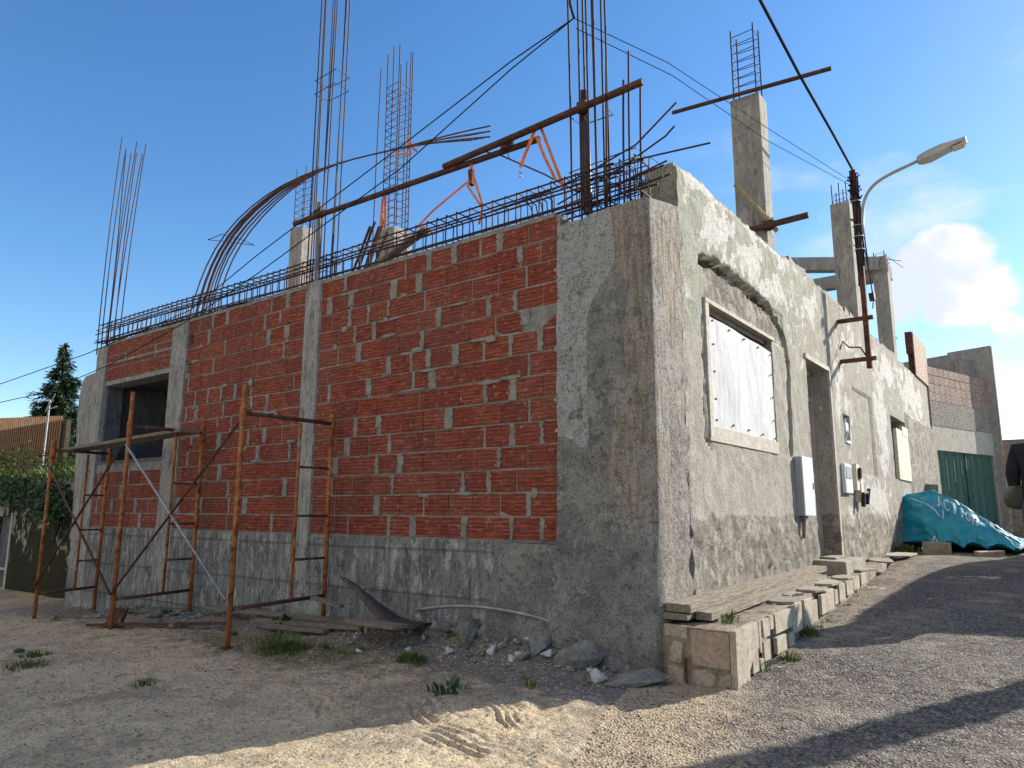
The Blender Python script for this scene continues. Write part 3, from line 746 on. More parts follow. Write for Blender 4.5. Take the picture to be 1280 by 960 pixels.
def gouge(y, z):
    if y < .7 or y > 3.8 or z < 1.6 or z > 3.7: return 0
    wig = .03*nz(y*6, z*6)+.012*nz(y*19,z*19)
    d = dseg((y, z+.03*nz(y*4,3)), arch); w = .062+wig
    g_ = 1-sst(w*.75, w, d)
    d2 = dseg((y+.02*nz(z*7,2), z), crackL); g_ = max(g_, (1-sst(.010,.026,d2))*.75)
    return g_
def ftop(y):
    t = 4.2 + .012*nz(y*7,3)+.02*nz(y*2.1,1)
    t -= .03*sst(.9,.58,y)
    if y > 11.4: t -= .0
    return t
def niche(y, z): return 1 if 6.75 < y < 8.12+.03*nz(z,2) and 1.72 < z < 3.05 else 0
holes = [(6.02,6.42,2.12,2.55)]
def facade_pos(y, z):
    dx = .006*fbm(y*2.2, z*2.2, 3, 3) + .006*fbm(y*9, z*9, 8, 2)
    lowr = sst(1.2,1.0,z+.1*nz(y*3,1)); dx += lowr*(.014+.026*fbm(y*5, z*6, 6, 3))
    ge = gouge(y, z); dx -= (.13 if (z > 3.05 or y > 3) else .03)*ge*(1+.5*nz(y*12,z*12))
    if niche(y, z): dx -= .035
    # area between gouge and window: hacked plaster
    if 1.05 < y < 3.4 and 3.0 < z < 3.42 and ge == 0: dx -= .02+.012*fbm(y*9,z*9,1,2)
    if y > 11.35: dx += .03*sst(3.2,3.1,z)
    edge = .58+.05*nz(z*2.2,5)+.02*nz(z*9,3)
    zz = z
    if z > 4.0: zz = 4.0+(z-4.0)*(ftop(y)-4.0)/.2
    if z > 4.15 and y < 3.6: dx -= .03*(1+nz(y*8,1))
    # end face jag
    yy = y
    if y < .59: yy = y + .022*nz(z*3,7)*sst(3.7,3.3,z)+.010*nz(z*13,2)
    return (dx, yy, zz)
def blob(y, z, cy, cz, ry_, rz_): return math.exp(-(((y-cy)/ry_)**2+((z-cz)/rz_)**2)*.8)
def facade_attr(y, z):
    r = .80*sst(1.9,3.3,z+.25*nz(y*1.5,2)) if y < 4.2 else .42*sst(2.2,3.4,z)
    r *= 1-.75*blob(y,z,2.5,3.2,1.6,.32)
    if y > 5.5: r = .25*sst(2.2,3.4,z)
    g_ = 0
    for (cy, cz, ry_, rz_, w) in ((1.6,3.85,.55,.32,.8),(2.5,3.75,.6,.38,.85),(1.25,4.15,.5,.09,.8),(3.0,4.15,1.6,.08,.7),(1.9,3.62,.3,.2,.5),(3.2,3.8,.5,.4,.7),(3.9,3.4,.45,.6,.6),(4.6,3.7,.9,.3,.6),(5.9,3.2,.35,.9,.62),(6.3,2.6,.3,.8,.6),(8.9,2.5,.45,1.1,1.0),(9.6,3.7,1.6,.4,.75),(12.4,3.6,1.8,.5,.95),(8.0,1.35,1.0,.32,1.05),(.72,3.4,.10,.5,.4),(1.35,2.7,.15,.5,.25),(6.05,1.1,.2,.14,.9),(7.4,3.7,1.2,.3,.55)):
        g_ = max(g_, w*blob(y,z,cy,cz,ry_,rz_))
    b = .95*sst(1.22,1.02,z+.06*nz(y*3,1)) if y < 9.4 else .3*sst(1.2,.8,z)
    if y > 11.4: b = .9*sst(3.2,3.1,z+.2*nz(y,3)); r = .2; g_ *= sst(3.0,3.2,z)
    if 1.05 < y < 3.4 and 3.02 < z < 3.42: b = max(b, .75); r = 0
    if y < .62: b = .6*sst(2.0,1.2,z)
    if niche(y, z): r = g_ = b = 0
    a = gouge(y, z)
    if niche(y, z) != niche(y+.04, z) or niche(y, z) != niche(y, z+.04): a = .6
    return (r, g_, b, a)
ys = lins([.56, WY0, WY1, 3.8, DY0, DY1, 6.02, 6.42, SY0, SY1, 15.2], [.024,.024,.024,.05,.06,.06,.05,.06,.07,.12])
zs2 = lins([-.1, DZ0, 1.76, 1.80, 2.12, 2.55, 2.93, 3.02, 3.05, 3.5, 4.2], [.05,.03,.02,.03,.03,.03,.024,.03,.024,.03])
def fskip(y, z):
    if DY0 < y < DY1 and DZ0 < z < DZ1: return True
    if WY0 < y < WY1 and WZ0 < z < WZ1: return True
    if SY0 < y < SY1 and SZ0 < z < SZ1: return True
    for h in holes:
        if h[0] < y < h[1] and h[2] < z < h[3]: return True
    return False
grid('street_wall', ys, zs2, facade_pos, M['facade'], H, fskip, facade_attr, back=(-.30,0,0))
# inner leaf closing the wall body and the rooms behind
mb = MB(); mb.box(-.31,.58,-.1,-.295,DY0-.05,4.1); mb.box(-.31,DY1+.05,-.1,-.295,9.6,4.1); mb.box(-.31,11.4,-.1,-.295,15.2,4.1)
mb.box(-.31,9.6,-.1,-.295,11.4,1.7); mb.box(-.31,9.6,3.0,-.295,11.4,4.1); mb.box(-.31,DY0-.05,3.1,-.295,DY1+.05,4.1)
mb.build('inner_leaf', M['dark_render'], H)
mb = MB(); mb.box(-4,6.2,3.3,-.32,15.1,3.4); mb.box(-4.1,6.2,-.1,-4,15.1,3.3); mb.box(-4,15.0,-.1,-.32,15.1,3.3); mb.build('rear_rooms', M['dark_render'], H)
# broken return of the old wall seen behind the pillar
rw = grid('wall_return', lin(-.36,-.04,.03), lin(3.3,4.17,.03), lambda x, z: (x, .565+.02*fbm(x*6,z*6,1,3)-.0, 3.3+(z-3.3)*(.985+.03*nz(x*6,2)-(.10 if x < -.3 else .02 if x < -.2 else 0))), M['grey_render'], H, back=(0,.12,0))
# ring beam remnants on top of the street wall
mb = MB(); xs_ = lin(4.0, 12.2, .35)
for i in range(len(xs_)-1):
    h = .07+.05*nz(xs_[i]*2,4); mb.box(-.28,xs_[i],4.17,-.05+.02*nz(xs_[i]*3,1),xs_[i+1],4.24+h, jit=.02)
mb.build('ring_beam', M['concrete'], H)
# --- boarded window
mb = MB(); mb.box(-.10,WY0,WZ0,-.06,WY0+.05,WZ1); mb.box(-.10,WY1-.05,WZ0,-.06,WY1,WZ1); mb.box(-.10,WY0,WZ1-.05,-.06,WY1,WZ1)
mb.box(-.10,WY0,WZ0,-.06,WY1,WZ0+.09); mb.box(-.10,WY0+.62,WZ0+.09,-.07,WY0+.68,WZ1-.05); mb.box(-.16,WY0,WZ0,-.12,WY1,WZ1)
wf = mb.build('window_frame', M['framedark'], H)
mb = MB(); mb.box(-.055,WY0-.02,WZ0,.014,WY0+.06,WZ1+.02,jit=.004); mb.box(-.055,WY0-.02,WZ0-.03,.012,WY1,WZ0+.10,jit=.004)
mb.box(-.055,WY0-.02,WZ1-.005,.02,WY1+.05,WZ1+.035,jit=.003); mb.box(-.057,WY0+.6,WZ0+.1,-.035,WY0+.66,WZ0+.21)
mb.build('window_surround', M['frame'], wf)
bs = lin(WY0+.09, WY1-.03, .03); bz = lin(WZ0+.10, WZ1-.11, .04)
sh = grid('board', bs, bz, lambda y, z: (.002+.012*nz(y*1.3,z*1.3,5)+.005*math.sin(y*7+z)+.003*nz(y*5,z*5), y+.02*nz(z*2,1)*(1 if y < WY0+.12 else 0), z-.035*(y-WY0)*.5), M['polyc'], wf, back=(-.008,0,0))
mb = MB()
for k in range(16):
    y = [WY0+.13+(WY1-WY0-.22)*((k % 5)/4.0), WY0+.13, WY1-.1][0 if k < 10 else 1 if k < 13 else 2]; z = (WZ1-.15 if k < 5 else WZ0+.16) if k < 10 else WZ0+.35+.25*((k-10) % 3)
    mb = MB(); mb.tube([(.004,y,z-.035*(y-WY0)*.5),(.024,y,z-.035*(y-WY0)*.5)], .010, 6); mb.build('screw', M['framedark'], sh)
# --- door
mb = MB(); mb.box(-.29,DY0,DZ0,-.20,DY0+.06,DZ1); mb.box(-.29,DY1-.06,DZ0,-.20,DY1,DZ1); mb.box(-.29,DY0,DZ1-.06,-.20,DY1,DZ1); mb.box(-.29,DY0+.06,DZ1-.42,-.21,DY1-.06,DZ1-.36)
df = mb.build('door_frame', M['door'], H)
mb = MB(); mb.box(-.27,DY0+.06,DZ0+.32,-.245,DY0+.52,DZ1-.42); mb.box(-.245,DY0+.13,DZ0+.45,-.235,DY0+.45,DZ0+1.1); mb.box(-.245,DY0+.13,DZ0+1.25,-.235,DY0+.45,DZ1-.55)
mb.box(-.31,DY0+.54,DZ0+.32,-.29,DY1-.06,DZ1-.42)
dl = mb.build('door_leaf', M['door'], df, bevel=.004)
mb = MB(); mb.tube([(-.235,DY0+.47,1.62),(-.19,DY0+.47,1.62),(-.19,DY0+.39,1.62)], .011, 6); mb.build('handle', M['galv'], dl)
mb = MB(); mb.box(-.28,DY0+.06,DZ1-.36,-.27,DY1-.06,DZ1-.06); mb.build('transom_pane', M['glass'], df)
mb = MB(); mb.box(-.0,DY1,.5,.025,DY1+.07,DZ1+.02,jit=.003); mb.box(.0,DY0-.06,DZ1,.02,DY1+.07,DZ1+.06,jit=.003); mb.build('door_surround', M['frame'], H)
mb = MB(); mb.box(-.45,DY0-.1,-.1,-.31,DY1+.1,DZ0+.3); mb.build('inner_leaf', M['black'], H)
# --- small window with a leaning cream board
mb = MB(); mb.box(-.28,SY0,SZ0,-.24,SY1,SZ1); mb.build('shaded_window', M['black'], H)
mb = MB(); mb.box(-.03,SY0+.30,SZ0+.0,.03,SY1+.05,SZ1-.22, jit=.006); mb.box(-.02,SY0+.95,SZ1-.30,.035,SY1+.04,SZ1-.12); mb.build('window_board', M['board'], H)
# recess contents beside the door
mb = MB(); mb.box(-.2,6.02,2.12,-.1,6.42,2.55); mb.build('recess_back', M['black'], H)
mb = MB(); mb.tube([(-.08,6.1,2.15),(-.02,6.15,2.3),(-.06,6.12,2.5)], .02, 6); mb.tube([(-.06,6.28,2.15),(.0,6.25,2.32),(-.04,6.3,2.5)], .016, 6); mb.box(-.09,6.14,2.3,.0,6.32,2.44,jit=.01); mb.box(-.02,6.1,2.13,.02,6.38,2.17,jit=.01)
mb.build('recess_pipes', M['whitebox'], H)

# ------------------------------------------------------------------ boxes fixed on the street wall
mc = empty('meter_cabinet', (0.0,3.78,1.12), 'tall white electricity cabinet with grey side fixed between boarded window and doorway', 'cabinet')
mb = MB(); mb.box(.0,-.28,0,.075,.14,.66); mb.build('casing', M['greybox'], mc, bevel=.006)
mb = MB(); mb.box(.076,-.28,.0,.09,.14,.66); mb.build('door', M['whitebox'], mc, bevel=.004)
mb = MB(); mb.box(.091,.09,.3,.098,.115,.37); mb.build('lock', M['galv'], mc)
mb = MB(); mb.tube([(.05,-.2,-.01),(.03,-.2,-.25)], .02, 8); mb.build('conduit', M['framedark'], mc)
wb = empty('water_meter_box', (0,5.93,1.42), 'small white framed meter box with grey window right of the doorway', 'meter box')
mb = MB(); mb.box(0,-.24,0,.05,.16,.40); mb.build('casing', M['whitebox'], wb, bevel=.004)
mb = MB(); mb.box(.051,-.19,.2,.058,.11,.36); mb.build('window', M['greybox'], wb)
vp = empty('valve_assembly', (0,6.55,1.30), 'broken white pipe fittings with black valves beside the small meter box', 'valve')
mb = MB(); mb.box(0,-.30,.16,.07,-.08,.55,jit=.012); mb.box(0,-.12,.0,.09,.06,.36,jit=.015); mb.box(0,.1,.12,.05,.24,.34,jit=.012); mb.box(0,-.12,-.5,.015,-.02,-.18,jit=.004); mb.build('housing', M['board'], vp)
mb = MB(); mb.tube([(.1,-.14,-.06),(.1,-.1,.12),(.12,.06,.14),(.1,.12,-.02)], .03, 7); mb.box(.05,-.2,.34,.11,-.08,.48,jit=.01); mb.tube([(.1,.16,.0),(.12,.2,.2)], .025, 7); mb.build('valve', M['black'], vp)

# ------------------------------------------------------------------ terrace (raised kerb)
T = empty('stone_terrace', (0,0,0), 'low raised terrace with crumbling stone cladding along the foot of the street wall', 'terrace')
def ttop(y): return .37+.022*y
def txo(y): return .53 - .022*y + .01*nz(y*3,2)
tb = grid('terrace_body', lins([.0,.40,.62],[.05,.04]), lins([-.03,4.6,7.2],[.06,.12]),
     lambda x, y: (min(x, txo(y)-.012), y, (ttop(y) if x <= txo(y) else -.3) + (.018*fbm(x*6,y*6,2,3) if x < .5 else 0) - .10*sst(5.6,7.2,y)), M['soil'], T, back=(0,0,-.7))
def clad(P_, d, mat=M['clad']):
    mb = MB(); mb.prism(P_, d); return mb.build('cladding_stone', mat, T, bevel=.004)
# end face (faces the camera, y=0) ; x 0..0.53 , z -.05..0.37
ye = -.035
for (pl, m_) in (([( .03,.30),(.20,.285),(.20,.37),(.03,.375)],'clad'),([(.23,.12),(.50,.115),(.50,.35),(.225,.355)],'cladpink'),
                 ([(.06,.13),(.15,.12),(.165,.255),(.10,.27),(.07,.22)],'clad'),([(.05,-.05),(.16,-.06),(.165,.085),(.05,.10)],'clad'),
                 ([(.22,.0),(.36,-.02),(.40,.06),(.33,.095),(.23,.09)],'clad'),([(.38,-.07),(.50,-.09),(.50,.09),(.43,.07)],'clad'),([(.20,-.06),(.35,-.08),(.35,-.03),(.21,-.015)],'clad')):
    clad([(x,ye,z) for x,z in pl], (0,.04,0), M[m_])
mb = MB(); mb.box(.0,-.026,-.2,.52,.02,.36); mb.build('cladding_bed', M['mortar'], T)
mb = MB(); mb.tube([(.185,-.045,.16),(.187,-.045,-.08)], .009, 6); mb.build('rusty_bar', M['pipe'], T)
# outer face slabs
def oslab(y0, y1, zl0, zl1, skew=0, m_='clad'):
    pl = [(y0+rng.uniform(-.008,.008), ttop(y0)-zl0), (y1+rng.uniform(-.008,.008), ttop(y1)-zl0+rng.uniform(-.01,.01)), (y1+skew, ttop(y1)-zl1), (y0+skew+rng.uniform(0,.02), ttop(y0)-zl1)]
    x = txo((y0+y1)/2)-.005
    clad([(x,y,z) for y,z in pl], (.028+rng.uniform(-.006,.006),0,0), M[m_])
mb = MB(); mb.prism([(.505,-.04,.37),(.505,.40,.385),(.505,.42,.21),(.505,.25,.12),(.505,.10,.0),(.505,.07,-.1),(.505,-.04,-.1)], (.045,0,0)); mb.build('cladding_stone', M['clad'], T, bevel=.005)
for a in ((.44,.50,.0,.22),(.52,.68,.0,.13),(.54,.70,.16,.30),(.72,.80,.0,.10),(.83,1.28,.0,.15),(.86,1.1,.18,.30),(1.31,1.6,.0,.22),(.27,.40,.20,.33),(.14,.2,.30,.42),(.44,.52,.26,.36),(1.2,1.35,.2,.3),
          (1.72,1.95,.0,.24),(1.98,2.16,.04,.22),(2.3,2.5,.02,.2),(2.52,2.8,.0,.2),(2.86,3.0,.03,.18),(3.05,3.3,.0,.17),(3.4,3.7,.0,.15),(3.8,4.1,.0,.14),(4.2,4.5,.0,.12)):
    oslab(*a)
ds = MB(); ds.box(.0,4.0,.2,.36,5.0,.61,jit=.006); ds.build('doorstep', M['stone'], T, bevel=.012)
ds = MB(); ds.box(.02,4.25,.612,.2,4.75,.635,jit=.008); ds.build('threshold_slab', M['stone'], T, bevel=.004)
# loose paving slabs lying on the terrace
SL = [(.36,1.55,.30,.42,'irregular stone paving slab lying on the terrace in front of the plank ends'),
      (.24,1.98,.34,.36,'stone slab on the terrace between the long planks and the outer edge'),
      (.38,2.42,.26,.4,'broken stone slab overhanging the terrace edge below the meter cabinet'),
      (.22,2.75,.26,.3,'small stone slab on the terrace beside the far end of the planks'),
      (.36,3.05,.28,.5,'flat stone slab on the terrace edge short of the doorstep'),
      (.40,3.65,.22,.45,'flat stone slab on the terrace edge in front of the doorstep'),
      (.40,4.6,.14,.6,'narrow stone slab on the terrace edge beside the doorstep'),
      (.26,5.75,.34,.9,'large flat pavement slab just beyond the doorstep'),
      (.22,6.7,.34,.8,'pale pavement slab past the doorstep under the meter boxes'),
      (.25,7.9,.42,1.0,'rounded concrete pavement slab further up the street wall')]
for (x, y, w, l, lab) in SL:
    mb = MB(); n_ = 9; pl = []
    for k in range(n_):
        a = 2*math.pi*k/n_; c, s_ = math.cos(a), math.sin(a); m_ = max(abs(c), abs(s_))**.75
        pl.append((w/2*c/m_*rng.uniform(.74,1.08), l/2*s_/m_*rng.uniform(.78,1.08), 0))
    mb.prism(pl, (0,0,.024)); o = mb.build('paving_slab', M['stone'], None, bevel=.006)
    o.location = (x, y, max((ttop(y)+.001 if y < 5.3 else gz(.3,y)+.05), 0)); o.rotation_euler = (rng.uniform(-.03,.03), rng.uniform(-.01,.04), rng.uniform(-.25,.25))
    tag(o, lab, 'paving slab', 'loose slabs along the terrace')
# planks on the terrace
def plank(p0, p1, w, t, mat, label, group, sag=0, warp=.004, rot=0):
    p0, p1 = Vector(p0), Vector(p1); d = p1-p0; L = d.length; xdir = d.normalized(); side = Vector((0,0,1)).cross(xdir).normalized(); up = xdir.cross(side)
    if rot: q = Matrix.Rotation(rot, 3, xdir); side = q @ side; up = q @ up
    mb = MB(); n_ = max(6, int(L/.12)); b = 0
    seed = rng.uniform(0, 50)
    for i in range(n_+1):
        s_ = i/n_; c = d*s_ + up*(warp*2*nz(s_*3, seed) - sag*4*s_*(1-s_))
        ww = w/2*(1+.06*nz(s_*8, seed+3)); 
        for (a, b_) in ((-1,-1),(1,-1),(1,1),(.3,1.08),(-.4,.95),(-1,1)):
            mb.v.append(c + side*(a*ww) + up*(b_*t/2*(1+.12*nz(s_*11, a*3+seed))))
    for i in range(n_):
        for k in range(6): mb.face((i*6+k, i*6+(k+1) % 6, (i+1)*6+(k+1) % 6, (i+1)*6+k))
    mb.face(range(5,-1,-1)); mb.face([n_*6+k for k in range(6)])
    o = mb.build('plank', mat); o.location = p0
    return tag(o, label, 'plank', group)
G1 = 'long planks resting on the terrace'
plank((.115,.02,.485),(.09,3.85,.535),.19,.055,M['wood'],'long weathered plank lying uppermost on the terrace against the street wall',G1)
plank((.255,.14,.425),(.235,3.4,.475),.12,.055,M['wood'],'long weathered plank on the terrace, nearer the street and partly under the other',G1)
plank((.10,.0,.425),(.05,1.2,.44),.18,.04,M['wood'],'short rotten plank end at the terrace corner beneath the two long planks',G1)
# ------------------------------------------------------------------ scaffolding
def scaf_frame(x, yf, yb, zf, zb, htop, label, tall=0, backpost=True):
    e = empty('scaffold_frame', (x, yf, zf), label, 'scaffold frame', 'rusty scaffold frames against the brick wall')
    W = yb-yf; dz = zb-zf
    def part(name, pts, r, m_): q = MB(); q.tube([Vector(p) for p in pts], r, 8); return q.build(name, m_, e, smooth=True)
    part('post', [(0,0,-.03),(0,.0,htop+tall)], .024, M['scaf'])
    part('post', [(0,W,dz-.03),(0,W,htop+.0)], .024, M['scaf'])
    part('inner_post', [(0,W*.62,.33),(0,W*.62,htop-.13)], .017, M['scaf'])
    part('top_rail', [(0,0,htop-.10),(0,W,htop-.10)], .021, M['scafdark'])
    part('bottom_rail', [(0,0,.30),(0,W,.33)], .019, M['scafdark'])
    for z in (.70, 1.12, 1.60): part('rung', [(0,W*.62,z),(0,W,z)], .013, M['scafdark'])
    part('socket', [(0,0,htop-.22),(0,0,htop-.05)], .032, M['scaf']); part('socket', [(0,W,htop-.22),(0,W,htop-.05)], .032, M['scaf'])
    for (yy, z_) in ((0,0),(W,dz)): q = MB(); q.box(-.06,yy-.06,z_-.04,.06,yy+.06,z_-.025); q.build('foot_plate', M['scafdark'], e)
    return e
F1 = scaf_frame(-3.65,-1.14,-.10,gz(-3.65,-1.14)+.03,gz(-3.65,-.1)+.02,2.17,'nearest rusty scaffold frame, right of the centre concrete column',.16)
F2 = scaf_frame(-6.15,-1.0,-.10,gz(-6.15,-1.0)+.02,gz(-6.15,-.1)+.02,2.34,'middle rusty scaffold frame in front of the window opening',.30)
F3 = scaf_frame(-8.6,-.86,-.12,gz(-8.6,-.86)+.02,gz(-8.6,-.12)+.02,2.30,'farthest rusty scaffold frame by the rounded left end of the wall',.04)
def brace(p0, p1, label, m_, r=.014):
    q = MB(); q.tube([(0,0,0), Vector(p1)-Vector(p0)], r, 7)
    d = (Vector(p1)-Vector(p0))
    o = q.build('cross_brace', m_, None, smooth=True); o.location = p0
    return tag(o, label, 'brace', 'diagonal scaffold braces')
z1, z2, z3 = F1.location.z, F2.location.z, F3.location.z
brace((-3.68,-1.17,z1+.38),(-6.12,-1.04,z2+2.02),'pale galvanised diagonal brace falling from the middle frame to the near frame',M['galv'])
brace((-3.66,-1.17,z1+1.98),(-6.12,-1.05,z2+.36),'thin diagonal brace rising from the foot of the middle frame to the near frame',M['scafdark'],.013)
brace((-6.18,-1.03,z2+.36),(-8.57,-.90,z3+1.98),'dark diagonal brace falling from the far frame to the foot of the middle frame',M['scafdark'])
brace((-6.18,-1.06,z2+2.0),(-8.57,-.93,z3+.36),'dark diagonal brace rising from the foot of the far frame to the middle frame',M['scafdark'])
plank((-6.0,-.35,z2+2.23),(-8.9,-.50,z3+2.24),.28,.04,M['woodx'],'long board laid across the tops of the middle and far scaffold frames','boards on the scaffolding')

# ------------------------------------------------------------------ tubes lashed above
def pipe(p0, p1, r, m_, label, group='steel tubes lashed above the walls', name='steel_tube'):
    p0, p1 = Vector(p0), Vector(p1); q = MB(); d = p1-p0; n_ = 14
    # hollow end: outer tube plus inner dark bore
    q.tube([d*0, d], r, n_, cap=False)
    q.tube([d*0+d.normalized()*.0, d.normalized()*.06], r*.8, n_, cap=True); q.tube([d-d.normalized()*.06, d], r*.8, n_, cap=True)
    o = q.build(name, m_, None, smooth=True); o.location = p0
    return tag(o, label, 'steel tube', group)
pipe((-4.62,-.02,4.54),(-1.16,.14,4.57),.030,M['pipe'],'long brown tube running level over the brick wall from the centre starter bars')
pipe((-2.28,.06,4.60),(-.04,.02,4.66),.032,M['pipe'],'brown tube overlapping the first and passing the corner starter bars')
pipe((-.64,.13,3.7),(-.67,.13,4.86),.042,M['sheet'],'dark upright tube standing among the corner starter bars')
pipe((-4.17,-.0,3.74),(-4.19,.0,4.70),.026,M['framedark'],'dark upright prop supporting the level tube by the centre starter bars')
pipe((-1.27,3.44,6.44),(.73,3.44,6.30),.026,M['pipe'],'brown tube tied across the top of the tall concrete column')
pipe((-.72,3.40,4.52),(.36,3.42,4.56),.038,M['pipe'],'short brown tube clamped across the foot of the tall concrete column')
pipe((-.43,3.30,5.12),(-.02,3.50,4.48),.030,M['yellowtube'],'ochre tube leaning diagonally across the foot of the tall concrete column')
def clamp(p, label, s=.05):
    e = empty('tube_clamp', p, label, 'clamp', 'wire lashings and clamps')
    q = MB(); q.box(-s,-s*.8,-s*.9,s,s*.8,s*.9,jit=.008); q.build('body', M['scafdark'], e, bevel=.008)
    q = MB()
    for k in range(6):
        a = rng.uniform(-.3,.3); q.tube([(s*1.3*math.cos(t), s*1.2*math.sin(t)*.6+(k-2)*.006, s*1.3*math.sin(t)+a*.02) for t in [2*math.pi*i/10 for i in range(11)]], .004, 4)
    q.tube([(0,0,-s),(.03,0,-s*3)], .004, 4); q.build('wire', M['rebar'], e)
clamp((-1.50,.09,4.60),'rusty wire lashing joining the two overlapping tubes')
clamp((-.65,.09,4.68),'clamp holding the tube to the upright among the corner bars')
clamp((-4.18,.0,4.56),'clamp where the level tube meets the centre starter bars')
clamp((-.10,3.46,4.56),'round clamp at the foot of the tall concrete column',.06)
# timber within the cage and leaning rusty boards
plank((-3.75,.27,3.76),(-2.67,.25,4.10),.10,.03,M['woodx'],'grey wooden board stuck slantwise through the rebar cage','loose timber above the brick wall')
for k, (x, z, dx) in enumerate(((-4.0,4.56,.16),(-3.92,4.6,.14),(-3.84,4.52,.1),(-3.78,4.58,.08),(-3.70,4.42,.1))):
    plank((x-dx,.42,3.72),(x,.62,z),.035,.03,M['scafdark'],['leftmost rusty stake','second rusty stake from the left','middle rusty stake','fourth rusty stake from the left','rightmost rusty stake'][k]+' of the five leaning behind the rebar cage','stakes leaning behind the cage')
# orange ratchet straps
def strap(paths, label, w=.022):
    e = empty('ratchet_strap', paths[0][0], label, 'strap', 'orange straps'); o0 = Vector(paths[0][0])
    for j, P_ in enumerate(paths):
        q = MB(); P2 = [Vector(p)-o0 for p in P_]
        for i in range(len(P2)-1):
            a, b = P2[i], P2[i+1]; d = (b-a).normalized(); s_ = d.cross(Vector((.6,-.8,0))).normalized()
            if s_.length < .1: s_ = Vector((1,0,0))
            nrm = d.cross(s_)
            q.prism([a-s_*w*.5-nrm*.002, a+s_*w*.5-nrm*.002, a+s_*w*.5+nrm*.002, a-s_*w*.5+nrm*.002], b-a)
        q.build('webbing', M['orange'], e)
    return e
s1 = strap([[(-1.13,.09,4.68),(-1.16,.07,4.62),(-1.27,.03,4.34),(-1.29,.02,4.28)],[(-1.12,.06,4.68),(-1.22,.06,4.5),(-1.31,.06,4.30)],[(-1.11,.09,4.66),(-1.0,.09,4.36),(-.90,.1,4.08),(-.87,.1,3.98)],[(-1.13,.05,4.55),(-1.04,.07,4.30),(-.93,.08,4.06)]],'orange strap looped over the upper tube in an upside-down V near the corner',.028)
q = MB(); q.tube([(-.16,-.07,-.44),(-.17,-.07,-.49),(-.14,-.07,-.5),(-.15,-.07,-.45)], .006, 5); q.build('hook', M['galv'], s1)
s2 = strap([[(-1.93,.1,4.58),(-1.95,.08,4.40),(-1.96,.06,4.30)],[(-1.97,.06,4.34),(-2.45,.1,4.19),(-2.75,.15,4.08)],[(-1.95,.08,4.52),(-1.85,.08,4.25),(-1.78,.08,4.05),(-1.80,.05,3.86)],[(-1.96,.06,4.30),(-1.76,.04,4.02)]],'orange ratchet strap hanging from the lower tube and pulled down to the cage',.022)
q = MB(); q.box(-.035,-.03,-.26,.01,.02,-.10,jit=.005); q.build('ratchet', M['pipe'], s2)
strap([[(-3.24,.12,4.54),(-3.26,.12,4.22)],[(-3.20,.12,4.55),(-3.19,.12,4.18)]],'short orange strap hanging from the left part of the level tube',.026)
strap([[(-4.20,1.42,6.12),(-4.16,1.38,6.0),(-4.1,1.36,5.86)],[(-4.2,1.42,6.1),(-4.1,1.4,5.96),(-4.02,1.4,5.88)],[(-4.45,1.4,5.98),(-4.1,1.38,5.86)]],'faded orange rope knot tying the bent bars to the middle column cage',.03)

# ------------------------------------------------------------------ cables
def cable(pts, r, label, group='overhead cables', sag=0, name='overhead_cable'):
    P_ = [Vector(p) for p in pts]; o0 = P_[0]; q = MB(); out = []
    for i in range(len(P_)-1):
        n_ = 10
        for k in range(n_): 
            t = k/n_; p = P_[i].lerp(P_[i+1], t); p = p-Vector((0,0,4*t*(1-t)*sag)); out.append(p-o0)
    out.append(P_[-1]-o0); q.tube(out, r, 5)
    o = q.build(name, M['cable'], None, smooth=True); o.location = o0
    return tag(o, label, 'cable', group)
A0 = (-.64,-.06,5.47)
cable([A0,(-1.3,-.1,5.3),(-2.76,-.15,4.85),(-5.08,-.2,4.19),(-6.44,-.25,3.72),(-9.05,-.4,3.45),(-13.5,-1.2,2.85),(-30,-3,1.9)],.0065,'upper of two cables descending leftwards from the corner starter bars across the brick wall')
cable([A0,(-1.3,-.1,5.22),(-2.69,-.15,4.62),(-5.05,-.2,3.95),(-6.5,-.25,3.58),(-8.3,-.35,3.22),(-10.1,-.5,2.96),(-14,-1.2,2.7),(-30,-3,2.3)],.0065,'lower of two cables descending leftwards from the corner starter bars across the brick wall')
cable([A0,(-.2,.9,5.38),(.0,3.3,5.70+.02),(.36,6.15,6.02)],.004,'thin cable from the corner starter bars to the street lamp mast, upper of a pair')
cable([(-.62,-.06,5.36),(-.15,.9,5.22),(.0,3.3,5.55),(.35,6.15,5.96)],.004,'thin cable from the corner starter bars to the street lamp mast, lower of a pair')
cable([(-.64,-.06,5.47),(-.70,-.03,5.66),(-.72,.02,5.9)],.012,'short tied cable end at the top of the corner starter bars')
cable([(.37,6.18,6.22),(.42,4.74,6.17),(.42,3.27,6.23),(.42,1.87,6.36),(.45,-3,7.0),(.6,-14,8.2)],.017,'thick black cable rising from the lamp mast over the street toward the viewer')
cable([(.40,6.3,5.9),(-.6,12.6,6.0),(-2.0,25,7.6)],.012,'thin cable running away behind the far column')
